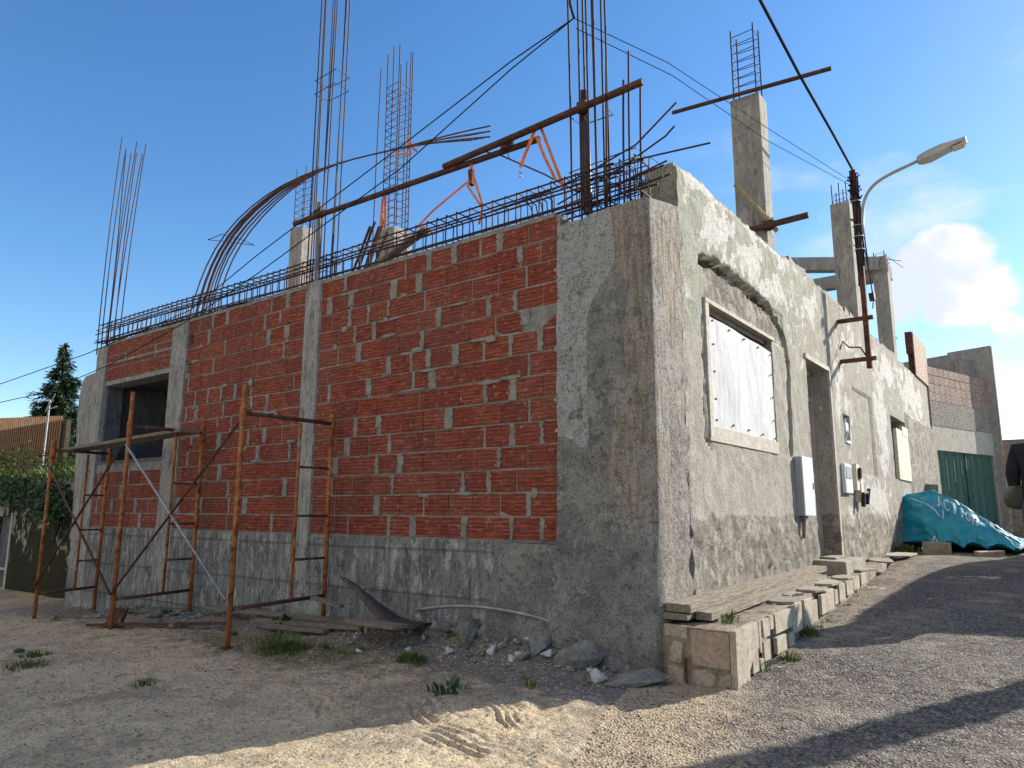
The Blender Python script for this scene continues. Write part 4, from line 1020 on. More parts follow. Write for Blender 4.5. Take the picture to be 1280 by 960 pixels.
# ------------------------------------------------------------------ street lamp on wall bracket
LM = empty('street_lamp', (.38,6.15,3.2), 'grey street lamp on a curved arm fixed to a brown mast beside the wall', 'street lamp')
def lp(name, pts, r, m_, n=8, sq=False, **k): q = MB(); q.tube(pts, r, n, **k); return q.build(name, m_, LM, smooth=n > 5)
q = MB(); q.box(-.035,-.035,-.02,.035,.035,3.0); q.build('mast', M['scafdark'], LM, bevel=.005)
for z in (.12, .72):
    q = MB(); q.box(-.39,-.03,z-.028,.10,.03,z+.028); q.build('bracket_arm', M['scafdark'], LM, bevel=.004)
lp('bracket_stay', [(-.02,.0,.14),(-.10,.0,.30),(-.25,0,.32),(-.33,0,.42),(-.38,0,.30)], .012, M['scafdark'], 6)
lp('bracket_stay', [(-.375,-.02,.12),(-.38,-.16,-.05)], .008, M['scafdark'], 5); lp('bracket_stay', [(-.375,-.02,.72),(-.38,-.14,.60)], .008, M['scafdark'], 5)
q = MB()
for k in range(6):
    ph = k*1.05; q.tube([(.045*math.cos(ph+z*1.2)+.01*nz(z*3,k), .045*math.sin(ph+z*1.2), z) for z in lin(.9+.15*k, 3.0-.03*k, .12)], .013, 5)
for k in range(18):
    z = rng.uniform(2.2,3.0); a = rng.uniform(0,6.28); q.tube([(.05*math.cos(a),.05*math.sin(a),z),(.10*math.cos(a),.10*math.sin(a),z+rng.uniform(-.05,.05)),(.05*math.cos(a+1),.05*math.sin(a+1),z-.08)], .010, 5)
q.build('cable_bundle', M['cable'], LM)
for z in (1.75,1.95,2.12,2.5): q = MB(); q.tube([(.07*math.cos(t),.07*math.sin(t),z) for t in [2*math.pi*i/8 for i in range(9)]], .008, 4); q.build('tie_band', M['lampgrey'], LM)
lp('drip_loop', [(.05,.02,1.9),(.10,.03,1.3),(.12,.03,1.0),(.10,.02,.85)], .008, M['cable'], 5)
q = MB(); q.box(.07,-.03,.96,.14,.05,1.07,jit=.006); q.build('junction_box', M['black'], LM, bevel=.006)
arm = []
for t in lin(0,1,.06):
    p0, p1, p2, p3 = Vector((.06,0,2.0)), Vector((.06,0,2.78)), Vector((.30,0,2.75)), Vector((.88,0,2.90))
    arm.append(p0*(1-t)**3+p1*3*t*(1-t)**2+p2*3*t*t*(1-t)+p3*t**3)
lp('lamp_arm', arm, .024, M['lampgrey'], 10)
q = MB()   # head: tapered flat body, rear housing deeper
d = Vector((.57,0,.13)); 
prof = [(0,-.035,.06,.05),(.05,-.055,.09,.06),(.16,-.065,.115,.07),(.30,-.05,.11,.075),(.42,-.035,.11,.055),(.58,-.028,.11,.035),(.61,-.012,.09,.025)]
rings = []
for (s_, lo, w, hi) in prof:
    c = Vector((.84,0,2.90))+Vector((s_, 0, s_*.20)); b = len(q.v)
    for (a, z) in ((-w,lo),(w,lo),(w,lo+(hi-lo)*.6),(w*.5,hi),(-w*.5,hi),(-w,lo+(hi-lo)*.6)): q.v.append(c+Vector((0,a,z)))
    rings.append(b)
for a, b in zip(rings, rings[1:]):
    for k in range(6): q.face((a+k, a+(k+1) % 6, b+(k+1) % 6, b+k))
q.face([rings[0]+k for k in range(6)]); q.face([rings[-1]+k for k in range(6)])
lh = q.build('lamp_head', M['lamphead'], LM, bevel=.006)
q = MB(); q.prism([(1.28,-.08,2.939),(1.42,-.08,2.967),(1.42,.08,2.967),(1.28,.08,2.939)], (.002,0,-.014)); q.build('lens', M['lens'], lh)

# ------------------------------------------------------------------ brick parapet and adjoining building
BP = empty('brick_parapet', (-.12,13.2,4.2), 'raw hollow brick parapet fragment standing on the far end of the street wall', 'parapet')
q = MB()
for r_ in range(6):
    y = .05+(.3 if r_ < 3 else 0)*0 + (.28*(r_ < 2)*0)
    x0 = 0; yy = .0 + (.0 if r_ > 2 else .22)
    while yy < 2.0:
        q.box(0,yy,r_*.17,.14,yy+.29,r_*.17+.16,jit=.003); yy += .30
q.build('brick_courses', M['brick'], BP)
q = MB(); q.box(.142,.04,0,.158,2.0,1.0,jit=.004); q.build('render_skin', M['pale_brick'], BP)
q = MB()
for r_ in range(6):
    for i in range(3):
        for j in range(2): q.box(.012+i*.043,-.006+(.22 if r_ < 3 else 0),r_*.17+.02+j*.07,.042+i*.043,.0+(.22 if r_ < 3 else 0),r_*.17+.075+j*.07)
q.build('brick_holes', M['black'], BP)
ang = R(17.8); NB = empty('neighbour_building', (.02,15.05,.4), 'neighbouring building with pale brick band, pebbledash strip and green corrugated gate at the street end', 'building', rz=-ang)
# local: +y along the facade, +x outwards
q = MB(); q.box(-.2,0,3.45,.0,3.5,4.32); q.build('mortar_bed', M['mortar'], NB)
q = MB()
for r_ in range(4):
    yy = .02
    while yy < 3.45: q.box(-.05,yy,3.47+r_*.213,.012,min(yy+.27,3.49),3.47+r_*.213+.195,jit=.003); yy += .285
q.build('brick_courses', M['pale_brick'], NB)
q = MB(); q.box(-.22,0,2.85,.02,3.52,3.45); q.build('pebbledash_band', M['pebble'], NB)
q = MB(); q.box(-.22,0,2.25,.01,3.52,2.85); q.box(-.22,0,-.3,.01,.14,2.25); q.box(-.22,3.3,-.3,.01,3.52,2.25); q.build('rendered_wall', M['cream_render'], NB)
q = MB(); n_ = 64; pl = [(-.10,.14,0)]
for i in range(n_+1): pl.append((-.06+.018*math.sin(i*math.pi*.75), .14+3.16*i/n_, 0))
pl.append((-.10,3.3,0)); q.prism([(a,b,-.1) for a,b,c in pl], (0,0,2.35)); gt = q.build('gate', M['gate'], NB)
q = MB(); q.box(-.06,1.68,-.1,-.03,1.74,2.25); q.tube([(-.03,1.6,1.0),(.01,1.6,1.0),(.01,1.6,1.15),(-.03,1.6,1.15)], .01, 5); q.build('gate_latch', M['gate'], gt)
q = MB(); q.box(-.6,3.0,4.0,-.25,3.4,4.9); q.build('side_wall', M['grey_render'], NB)
PW = empty('rear_parapet_wall', (-4,18.2,.3), 'tall grey rendered wall standing behind the pale brick band', 'wall')
q = MB(); q.prism([(0,0,0),(5.22,0,0),(5.22,0,5.35),(4.2,0,5.28),(4.2,0,5.22),(0,0,4.9)], (0,.25,0)); q.build('render', M['grey_render'], PW)
q = MB(); q.box(5.225,0,0,5.25,.25,5.33); q.build('edge', M['cream_render'], PW)  # sunlit side of the wall, its light put into the paler colour
BQ = empty('brick_pier', (1.45,18.2,.45), 'narrow rough brick and stone pier at the right of the green gate', 'pier')
q = MB()
for r_ in range(13):
    xx = -.25
    while xx < .3:
        w = rng.choice([.12,.18,.24]); q.box(xx,0,r_*.2,min(xx+w,.32)-.012,.3,r_*.2+.185,jit=.008); xx += w
q.build('brick_courses', M['pale_brick'], BQ); q = MB(); q.box(-.24,.02,0,.31,.28,2.62); q.build('mortar_bed', M['mortar'], BQ)
FH = empty('far_house', (1.9,22,.5), 'distant pale house with small window glimpsed beside the person', 'house')
q = MB(); q.box(0,0,0,6,5,3.1); q.build('wall', M['farwall'], FH); q = MB(); q.box(-.1,-.1,3.1,6.1,5.1,3.25); q.build('roof_slab', M['grey_render'], FH)
q = MB(); q.box(.5,-.03,1.5,1.4,.01,2.6); wn = q.build('window', M['framedark'], FH); q = MB(); q.box(.56,-.035,1.56,1.34,-.03,2.54); q.build('pane', M['glass'], wn)

# ------------------------------------------------------------------ tarpaulin heap
TP = empty('tarpaulin_heap', (.3,10.3,.45), 'turquoise tarpaulin with white lettering draped over a heap at the street end', 'tarpaulin')
ridge = [(0,-.10,10.35,1.32),(.08,.05,10.4,1.50),(.25,.50,10.4,1.56),(.45,.85,10.2,1.38),(.65,1.18,9.95,1.14),(.82,1.5,9.6,.92),(1,1.95,9.2,.62)]
def rdg(u):
    for a, b in zip(ridge, ridge[1:]):
        if u <= b[0]: t = (u-a[0])/(b[0]-a[0]); return Vector(a[1:]).lerp(Vector(b[1:]), t)
    return Vector(ridge[-1][1:])
def tarp_p(u, v):
    rp = rdg(u); base = Vector((.30+1.45*u-.35*(1-sst(0,.12,u)), 9.55-.75*u+.3*(1-sst(0,.15,u)), .48)); back = Vector((rp.x-.1, rp.y+1.3, .48))
    hang = .10*abs(math.sin(u*13))+.08
    if v <= 1:
        p = base.lerp(rp, v); p.z += .10*math.sin(v*math.pi)*(1-u*.3); p.z = max(p.z, .50+hang*(1-v)**2)
        n_ = Vector((-.3,-.9,.35))
        f = .06*fbm(u*7+v*2, v*2.2-u*1.5, 3, 4)+.045*abs(fbm(u*3-v*4, v*2+u*3, 8, 2))+.035*math.sin(u*26+v*5+2*nz(u*5,v*3))*(1-v)*.8 + .02*nz(u*22, v*6)
        p += n_*f
    else:
        t = v-1; p = rp.lerp(back, t); p.z += .12*math.sin(t*math.pi) + .03*fbm(u*6, v*4, 1, 2)
    return p - TP.location
grid('tarpaulin', lin(0,1,.008), lin(0,2,.016), lambda u, v: tarp_p(u, v), M['tarp'], TP)
def strokes(letter):
    return {'A': [[(0,0),(.4,1),(.8,0)],[(.16,.38),(.64,.38)]], 'X': [[(0,0),(.7,1)],[(0,1),(.7,0)]], 'C': [[(.7,.85),(.4,1),(.08,.75),(.08,.25),(.4,0),(.7,.15)]],
            'I': [[(.2,0),(.2,1)]], 'T': [[(.35,0),(.35,1)],[(0,1),(.7,1)]], 'O': [[(.4,0),(.05,.3),(.05,.7),(.4,1),(.75,.7),(.75,.3),(.4,0)]], 'n': [[(.05,0),(.05,.6),(.35,1),(.65,.6),(.65,0)]]}[letter]
def ribbon(q, P_, w, off=.012):
    for (a, b) in zip(P_, P_[1:]):
        a, b = Vector(a), Vector(b); L = (b-a).length; n_ = max(2, int(L/.012)); d = (b-a).normalized(); s_ = Vector((-d.y, d.x))*w*.5; i0 = len(q.v)
        for i in range(n_+1):
            c = a.lerp(b, i/n_) + d*((i/n_)-.5)*w*.5
            for sg in (-1, 1):
                uu, vv = c.x+s_.x*sg, c.y+s_.y*sg*1.0
                p = tarp_p(uu, vv); n_v = (tarp_p(uu+.01, vv)-p).cross(tarp_p(uu, vv+.01)-p).normalized()
                if n_v.y > 0: n_v = -n_v
                q.v.append(p + n_v*off)
        for i in range(n_): q.face((i0+2*i, i0+2*i+1, i0+2*i+3, i0+2*i+2))
q = MB(); u0 = .27; v0 = .66
for k, ch in enumerate('ACTIOn'):
    sc = .066; sv = .24
    for st in strokes(ch):
        ribbon(q, [(u0+x*sc, v0+y*sv) for x, y in st], .019)
    u0 += .074 if ch != 'I' else .046; v0 -= .02
q.build('lettering', M['tarpwhite'], TP)
q = MB(); ribbon(q, [(.27,1.0),(.5,.97),(.72,.93),(.88,.90),(.97,.6),(.99,.3)], .018); ribbon(q, [(.60,.97),(.72,.86),(.86,.62),(.95,.35)], .014); ribbon(q, [(.10,.85),(.2,.68),(.27,.5),(.31,.46),(.31,.62)], .012)
ribbon(q, [(.8,.98),(.93,.7)], .012)
q.build('white_stripe', M['tarpwhite'], TP)
q = MB(); ribbon(q, [(.16,.12),(.20,.2),(.24,.1),(.19,.06),(.16,.12)], .012); q.build('printed_swirl', M['tarpwhite'], TP)
def block(name, x, y, z, w, l, h, rz, mat, label, cat, group=None):
    q = MB(); q.box(-w/2,-l/2,0,w/2,l/2,h,jit=.012); o = q.build(name, mat, None, bevel=.01); o.location = (x,y,z); o.rotation_euler = (rng.uniform(-.06,.06),rng.uniform(-.06,.06),rz); return tag(o, label, cat, group)
block('concrete_block',.62,9.15,.47,.42,.2,.2,.1,M['stone'],'pale concrete block holding down the front edge of the tarpaulin','block')
block('concrete_block',1.38,8.75,.47,.34,.22,.10,.5,M['stone'],'flat wedge of broken concrete under the right side of the tarpaulin','block')
block('wall_stub',.10,13.2,.5,.25,.5,1.25,0,M['framedark'],'dark block of old masonry behind the tarpaulin against the pebbledash','masonry')

# ------------------------------------------------------------------ rubble, rocks
def rock(x, y, s, mat, label, group, sz=(1,1,.7), sink=.25, name='rubble_stone', cat='stone'):
    bm = bmesh.new(); K = 13 if s < .1 else 22
    for i in range(K):
        d = Vector((rng.gauss(0,1), rng.gauss(0,1), rng.gauss(0,1))).normalized()*rng.uniform(.82,1.08)
        bm.verts.new((d.x*s*sz[0], d.y*s*sz[1], d.z*s*sz[2]))
    r_ = bmesh.ops.convex_hull(bm, input=list(bm.verts)); bmesh.ops.delete(bm, geom=[v for v in bm.verts if not v.link_faces], context='VERTS')
    if s > .045:
        bmesh.ops.bevel(bm, geom=list(bm.edges), offset=s*.07, segments=1, affect='EDGES', clamp_overlap=True); bmesh.ops.triangulate(bm, faces=bm.faces)
        if s > .09:
            bmesh.ops.subdivide_edges(bm, edges=list(bm.edges), cuts=2, use_grid_fill=True); sd = rng.uniform(0,50)
            for v in bm.verts: v.co *= 1+.28*nz(v.co.x*9+sd, v.co.y*9, v.co.z*9)+.05*nz(v.co.x*30+sd, v.co.y*30, v.co.z*30)
    me = bpy.data.meshes.new(name); bm.to_mesh(me); bm.free(); me.materials.append(mat)
    o = link(bpy.data.objects.new(name, me)); o.location = (x, y, gfull(x, y)+s*sz[2]*(1-sink*2)*.6); o.rotation_euler = (rng.uniform(-.3,.3), rng.uniform(-.3,.3), rng.uniform(0,6))
    return tag(o, label, cat, group)
RG = 'stones heaped at the foot of the cement wall'
for a in ((-1.32,-.30,.07,'rockwhite','angular white stone at the left end of the row below the cement wall',(1.1,.8,.8)),
          (-1.08,-.38,.055,'rockwhite','small white stone between the two largest white ones below the cement wall',(1.3,.8,.6)),
          (-.98,-.33,.075,'rock','long pale grey stone in the row below the cement wall',(1.5,.8,.6)),
          (-.84,-.25,.06,'rockwhite','blocky white stone leaning against the bluish rubble below the wall',(1,1,.9)),
          (-1.02,-.12,.17,'rock','large bluish grey lump of set cement behind the white stones',(1.3,.8,.6)),
          (-.60,-.20,.18,'rock','large bluish grey lump right of the white stones',(1.2,.8,.7)),
          (-.31,-.38,.085,'rockwhite','pale square stone standing alone near the corner of the wall',(.9,.8,.95)),
          (-.10,-.26,.17,'rock','flat bluish grey mound of cement at the corner of the wall',(1.5,.9,.35)),
          (-1.45,-.02,.11,'rock','brownish stone half buried against the wall left of the white stones',(1,.8,.8)),
          (-2.05,-.12,.13,'rock','rounded tan boulder in the middle of the rubble by the tin sheet',(1.1,.9,.8)),
          (-1.75,-.05,.22,'rock','broad grey rubble lump against the foot of the base wall',(1.6,.6,.45)),
          (-2.4,.0,.09,'rockwhite','pale upright fragment beside the lower end of the tin sheet',(.8,.6,1.1)),
          (-2.05,-.48,.05,'rockwhite','small white stone at the front of the rubble heap',(1.1,.9,.8)),
          (-2.50,-.62,.035,'rockwhite','lone pale pebble in front of the grass tuft',(1.2,.9,.6)),
          (-5.55,-2.1,.085,'rock','flat grey stone alone on the earth at the far left',(1.5,.8,.4)),
          (-2.95,-1.55,.035,'rockwhite','white crumb of plaster alone on the bare earth',(1.4,.8,.4)),
          (.62,.62,.03,'rockwhite','small white stone at the foot of the terrace cladding',(1.3,.9,.7))):
    rock(a[0], a[1], a[2], M[a[3]], a[4], RG, a[5])
for i in range(150):
    x = rng.uniform(-2.95,-.25); y = -abs(rng.gauss(.0,.20))-.04; s = .014+.045*rng.random()**2
    rock(x, y, s, M['rockwhite'] if rng.random() < .25 else M['rock'], 'small grey chunk in the rubble heap between tin sheet and white stones', 'small chunks in the rubble heap', (1,rng.uniform(.6,1),rng.uniform(.5,.8)), .2, 'rubble_chunk', 'rubble')
for i in range(45):
    x = rng.uniform(-8.2,-5.2); y = -.15-abs(rng.gauss(0,.22)); s = .025+.05*rng.random()**1.5
    rock(x, y, s, M['rock'], 'dark chunk in the debris heap under the middle scaffold frame', 'chunks of debris under the scaffolding', (1.2,rng.uniform(.6,1),rng.uniform(.4,.7)), .2, 'debris_chunk', 'rubble')
for i in range(14):
    x = rng.uniform(.05,.5); y = rng.uniform(.1,3.9); s = .012+.015*rng.random()
    o = rock(x, y, s, M['stone'], 'small stone chip lying on the terrace soil', 'stone chips on the terrace', (1,.8,.5), .2, 'stone_chip', 'stone'); o.location.z = ttop(y)+.012
# curved tin sheet and boards on the earth
q = MB(); prof = [(-3.17,.56,.01),(-3.0,.50,.028),(-2.8,.405,.055),(-2.62,.32,.08),(-2.45,.255,.10),(-2.25,.23,.12),(-2.05,.235,.11)]
rows_ = []
for (x, z, w) in prof:
    b = len(q.v); 
    for k in range(7):
        t = k/6*2-1; q.v.append(Vector((x-.05*t*t, -.26+w*t*1.2, z-.35*w*t*t-.02)))
    for k in range(7):
        t = k/6*2-1; q.v.append(Vector((x-.05*t*t, -.26+w*t*1.2, z-.35*w*t*t-.026)))
    rows_.append(b)
for a, b in zip(rows_, rows_[1:]):
    for k in range(6): q.face((a+k,a+k+1,b+k+1,b+k)); q.face((a+7+k,b+7+k,b+8+k,a+8+k))
    q.face((a,b,b+7,a+7)); q.face((a+6,a+13,b+13,b+6))
tag(q.build('tin_sheet', M['sheet'], None, smooth=True), 'dark curled tin sheet propped up on the rubble by the wall', 'metal sheet')
G2 = 'boards lying on the earth below the wall'
zb_ = gfull(-3.6,-.3)+.05
plank((-5.5,-.22,gz(-5.5,-.2)+.08),(-3.05,-.14,zb_+.05),.12,.03,M['woodx'],'longest grey board on the earth, nearest the wall',G2)
plank((-4.35,-.42,zb_-.01),(-2.85,-.28,zb_+.04),.10,.03,M['woodx'],'grey board lying in front of the longest board',G2)
plank((-4.0,-.52,zb_-.02),(-3.2,-.42,zb_-.0),.08,.03,M['woodx'],'short grey board nearest the camera, beside the dark weed',G2)
plank((-3.60,-.28,.32),(-3.16,-.28,.27),.06,.03,M['woodx'],'short pale stick wedged behind the foot of the near scaffold frame',G2)
plank((-2.85,-.42,.19),(-2.15,-.50,.20),.16,.03,M['woodx'],'broken board under the lower end of the tin sheet',G2)
plank((-6.6,-1.05,gz(-6.6,-1.1)+.04),(-4.6,-.55,gz(-4.6,-.5)+.05),.05,.03,M['scafdark'],'dark rusty bar lying on the earth under the scaffolding',G2)
q = MB(); q.tube([(x, -.05-.10*math.sin((x+2.4)/1.6*3.1), gz(x,-.1)+.14+.10*math.sin((x+2.4)/1.7*3.1)) for x in lin(-2.4,-.7,.1)], .016, 6)
tag(q.build('plastic_hose', M['galv'], None, smooth=True), 'grey hose curving over the rubble against the base wall', 'hose')
q = MB(); q.box(-.10,-.02,0,.12,.02,.24,jit=.015); o = q.build('broken_tile', M['scafdark'], None); o.location = (-6.25,-.95,gz(-6.2,-.95)-.01); o.rotation_euler = (-.3,.1,.3); tag(o, 'rusty brown plate leaning at the foot of the middle scaffold frame', 'plate')

# ------------------------------------------------------------------ weeds
def tuft(x, y, n_, h, spread, mat, label, cat='grass tuft', name='grass_tuft', group=None, wide=.004, z=None):
    V = []; F = []
    for i in range(n_):
        a = rng.uniform(0, 6.28); r_ = spread*rng.random()**.7; bx, by = r_*math.cos(a), r_*math.sin(a)
        hh = h*rng.uniform(.45,1)*(1-.4*r_/spread); la = a+rng.uniform(-.9,.9); le = hh*rng.uniform(.2,.9); w = wide*rng.uniform(.6,1.3); px, py = -math.sin(la)*w, math.cos(la)*w
        b = len(V); bz_ = (gfull(x+bx, y+by) if z is None else z) - (gfull(x, y) if z is None else z) - .004
        for (t, ww) in ((0,1),(.5,1.0),(.85,.6),(1,.08)):
            cx = bx+math.cos(la)*le*t*t; cy = by+math.sin(la)*le*t*t; cz = bz_+hh*(t-.25*t*t*(le/hh))
            V += [(cx-px*ww, cy-py*ww, cz), (cx+px*ww, cy+py*ww, cz)]
        for k in range(3): F.append((b+2*k, b+2*k+1, b+2*k+3, b+2*k+2))
    me = bpy.data.meshes.new(name); me.from_pydata(V, [], F); me.materials.append(mat)
    o = link(bpy.data.objects.new(name, me)); o.location = (x, y, gfull(x, y) if z is None else z)
    return tag(o, label, cat, group)
WG = 'weeds growing on the bare earth'
tuft(-3.15,-.92,420,.15,.24,M['grass'],'broad low green tuft in front of the boards on the earth',group=WG)
tuft(-3.55,-.70,160,.10,.22,M['grass'],'thin green growth left of the broad tuft',group=WG)
tuft(-1.85,-.66,220,.12,.12,M['grass'],'yellowish green tuft in front of the rubble heap',group=WG)
tuft(-3.15,-2.12,130,.05,.11,M['grass'],'small moss-like tuft alone on the middle of the earth',group=WG)
tuft(-4.75,-2.32,200,.08,.17,M['grass'],'spreading tuft at the far left of the earth, front one',group=WG)
tuft(-5.15,-2.1,120,.09,.12,M['grass'],'spreading tuft at the far left of the earth, back one',group=WG)
tuft(-2.6,-.75,90,.05,.2,M['grass'],'sparse low sprigs between the broad tuft and the yellowish one',group=WG)
tuft(.48,.50,120,.14,.10,M['grass'],'green tuft at the foot of the terrace cladding near its corner',group='weeds along the terrace')
tuft(.62,.85,90,.10,.08,M['grass'],'low green tuft just beyond the corner tuft on the road edge',group='weeds along the terrace')
tuft(.53,1.72,140,.16,.09,M['grass'],'bright green tuft in the gap between two terrace cladding stones',group='weeds along the terrace')
tuft(.33,.42,60,.13,.07,M['grass'],'small green tuft growing on the terrace in front of the planks',group='weeds along the terrace',z=.37)
tuft(.40,.22,30,.12,.05,M['grass'],'few grass blades on the terrace close to its corner',group='weeds along the terrace',z=.37)
tuft(.18,9.0,150,.18,.2,M['grass'],'yellow green weed at the foot of the street wall before the tarpaulin',group='weeds along the terrace',z=.5,wide=.012)
tuft(-3.95,-.36,26,.22,.09,M['darkleaf'],'dark broad-leaved weed beside the near scaffold frame','weed','leafy_weed',wide=.022,group='broad-leaved weeds')
tuft(-1.05,-1.12,26,.12,.13,M['darkleaf'],'dark broad-leaved weed at the edge of the shadow','weed','leafy_weed',wide=.018,group='broad-leaved weeds')

for i in range(16):
    x = rng.uniform(-8.2,-.3); y = -.12-.75*rng.random()**1.5
    tuft(x, y, int(rng.uniform(14,50)), rng.uniform(.04,.11), rng.uniform(.03,.10), M['grass'] if i % 3 else M['darkleaf'], 'small straggly sprout among the debris along the foot of the wall', group='sprouts along the wall foot')
for i in range(10):
    y = rng.uniform(.3,5.5)
    tuft(txo(y)+.05, y, int(rng.uniform(10,26)), rng.uniform(.03,.07), .04, M['grass'], 'tiny grass sprout where terrace cladding meets the road', group='sprouts at the terrace foot')
# ------------------------------------------------------------------ trees and shrubs at the left
def leaves(cl, mat, name, parent, size=.04, per=1):
    V = []; F = []
    for (c, n_, rad, fl) in cl:
        for i in range(n_):
            d = Vector((rng.gauss(0,1), rng.gauss(0,1), rng.gauss(0,1)*fl)); 
            p = Vector(c)+d*rad*.55; a = Vector((rng.gauss(0,1),rng.gauss(0,1),rng.gauss(0,1))).normalized(); b = a.orthogonal().normalized(); s = size*rng.uniform(.6,1.3); i0 = len(V)
            V += [p-a*s, p+b*s*.5, p+a*s, p-b*s*.5]; F.append((i0,i0+1,i0+2,i0+3))
    me = bpy.data.meshes.new(name); me.from_pydata([tuple(v) for v in V], [], F); me.materials.append(mat)
    return link(bpy.data.objects.new(name, me), parent)
FT = empty('fir_tree', (-42.9,12,-.5), 'dark pointed fir tree rising alone beyond the shrubs at the left', 'tree')
q = MB(); q.tube([(0,0,0),(.1,0,4),(-.05,0,8),(-.25,0,11.2)], .22, 8, r1=.03); q.build('trunk', M['bark'], FT, smooth=True)
V = []; F = []; limbs = MB()
z = 1.6; 
while z < 11.2:
    f = (z-1.6)/9.8; Rr = (2.95*(1-f)**1.12+.10)
    for k in range(8 if f < .8 else 4):
        a = rng.uniform(0, 6.28); L = Rr*rng.choice([.4,.6,.8,1.0,1.0,1.35])*rng.uniform(.8,1.1); zz = z+rng.uniform(-.15,.15); droop = -.12*L
        tip = Vector((math.cos(a)*L, math.sin(a)*L, zz+droop+.15*L*rng.random())); root = Vector((-.02*z,0,zz))
        limbs.tube([root, root.lerp(tip,.5)+Vector((0,0,.06)), tip], .035, 4, r1=.008)
        m_ = int(14+L*80)
        for i in range(m_):
            t = rng.random()**.7; c = root.lerp(tip, t); wdt = (.10+.26*(1-t)*L*.5)*(1-.5*f)
            p = c+Vector((rng.gauss(0,wdt*.6), rng.gauss(0,wdt*.6), -abs(rng.gauss(0,.24))+.06))
            dr = Vector((math.cos(a)+rng.gauss(0,.5), math.sin(a)+rng.gauss(0,.5), -.35+rng.gauss(0,.25))).normalized(); sd = dr.cross(Vector((rng.gauss(0,.3),rng.gauss(0,.3),1))).normalized(); s = rng.uniform(.10,.20); i0 = len(V)
            V += [p, p+dr*s+sd*s*.28, p+dr*s*1.9, p+dr*s-sd*s*.28]; F.append((i0,i0+1,i0+2,i0+3))
    z += .20+.02*(1-f)
me = bpy.data.meshes.new('foliage'); me.from_pydata([tuple(v) for v in V], [], F); me.materials.append(M['needle']); link(bpy.data.objects.new('foliage', me), FT)
limbs.build('limb', M['bark'], FT)
def shrub(x, y, z, w, h, label, mat='leaf', n_=40, size=.045):
    e = empty('shrub', (x,y,z), label, 'shrub', 'shrubs behind the ruined wall'); q = MB(); cl = []
    for k in range(n_):
        a = rng.uniform(0,6.28); r_ = w*rng.random()**.6; t = rng.random(); p = Vector((r_*math.cos(a), r_*math.sin(a)*.6, h*(.25+.75*t)*(1-.35*(r_/w)**2)))
        cl.append((p, 38, .2+.12*rng.random(), .8))
        if k < 9: q.tube([(0,0,-.4), p*.5+Vector((0,0,.05)), p], .016, 4, r1=.005)
    q.build('stem', M['bark'], e); leaves(cl, M[mat], 'foliage', e, size)
shrub(-14.6,1.8,1.2,1.1,1.0,'shrub at the picture edge over the ruined wall',n_=60)
shrub(-13.3,1.4,1.2,.9,.85,'dense green shrub above the middle of the ruined wall',n_=34)
shrub(-11.9,.7,1.2,.35,.35,'low shrub on the ruined wall nearest the rounded pier',n_=26,mat='darkleaf')
shrub(-13.4,.62,1.35,1.0,.35,'dark trailing shrub hanging over the top of the ruined wall',n_=60,mat='darkleaf')
shrub(-11.6,.42,1.0,.5,.55,'dark ivy mass hanging down the ruined wall beside the scaffold',n_=60,mat='darkleaf')
shrub(-14.7,.62,1.4,.8,.4,'sunlit low shrub on the ruined wall top at the picture edge',n_=60)
shrub(-17.6,4.2,1.6,1.6,1.9,'taller shrub at the foot of the fir beside the slatted fence',n_=70,mat='darkleaf',size=.06)
shrub(-16.3,1.3,1.0,1.3,1.5,'large shrub left of the picture edge behind the ruined wall',n_=60)
for i in range(9):
    tuft(-11.0-.48*i+rng.uniform(-.15,.15), .68+rng.uniform(-.1,.25), 150, rng.uniform(.3,.6), .38, M['grass'], 'green grass clump growing along the crest of the dark ruined wall', group='grass clumps on the ruined wall', wide=.012, z=1.62)
RW = empty('ruined_wall', (-10.5,.5,-.7), 'dark crumbling wall with flaking white plaster left of the scaffolding', 'wall')
grid('masonry', lin(-6.5,.75,.07), lin(0,2.4,.06), lambda x, z: (x, -.03*fbm(x*1.5,z*1.5,2,4)-.0, z*(1+.02*nz(x*2,1)) - (.0 if z < 2.3 else .08*nz(x*3,4))), M['ruin'], RW, lambda x, z: -4.15 < x < -3.25 and .35 < z < 1.75, back=(0,.4,0))
q = MB(); q.box(-4.2,.12,.3,-3.2,.16,1.8); rwn = q.build('blocked_window', M['dark_render'], RW); q = MB(); q.box(-3.30,-.02,.3,-3.22,.1,1.8,jit=.01); q.box(-4.2,-.02,.72,-3.3,.06,.76,jit=.01); q.build('frame', M['frame'], rwn)
# earth bank behind the ruined wall
bk = grid('earth_bank', lin(-40,-10.3,.6), lin(.9,30,.8), lambda x, y: (x, y, .95+.25*sst(-10.5,-14,x)+.12*fbm(x*.6,y*.6,1,3)-.6*sst(6,20,y)), M['ground'], None, None, lambda x, y: (0,.9,0,1), back=(0,0,-2)); tag(bk, kind='structure')
SH = empty('tiled_shed', (-17.9,2.5,1.0), 'low shed roof of old clay tiles glimpsed between shrubs and the wall end', 'shed')
q = MB()
for r_ in range(11):
    for c in range(18):
        x = c*.2; y = r_*.26; zz = .62+.115*r_
        q.tube([(x, y, zz+.035), (x, y+.31, zz+.035+.137)], .085, 8, cap=True)
q.build('roof', M['tile'], SH); q = MB(); q.box(-.1,.0,-.6,3.6,.2,.62); q.box(-.1,2.8,-.6,3.6,3.0,1.75); q.build('wall', M['grey_render'], SH)
FN = empty('slatted_fence', (-35,6.3,2.4), 'brown vertical slatted fence on the skyline at the left edge', 'fence')
q = MB()
for k in range(36): q.box(k*.215,0,0,k*.215+.095,.04,2.7-.013*k)
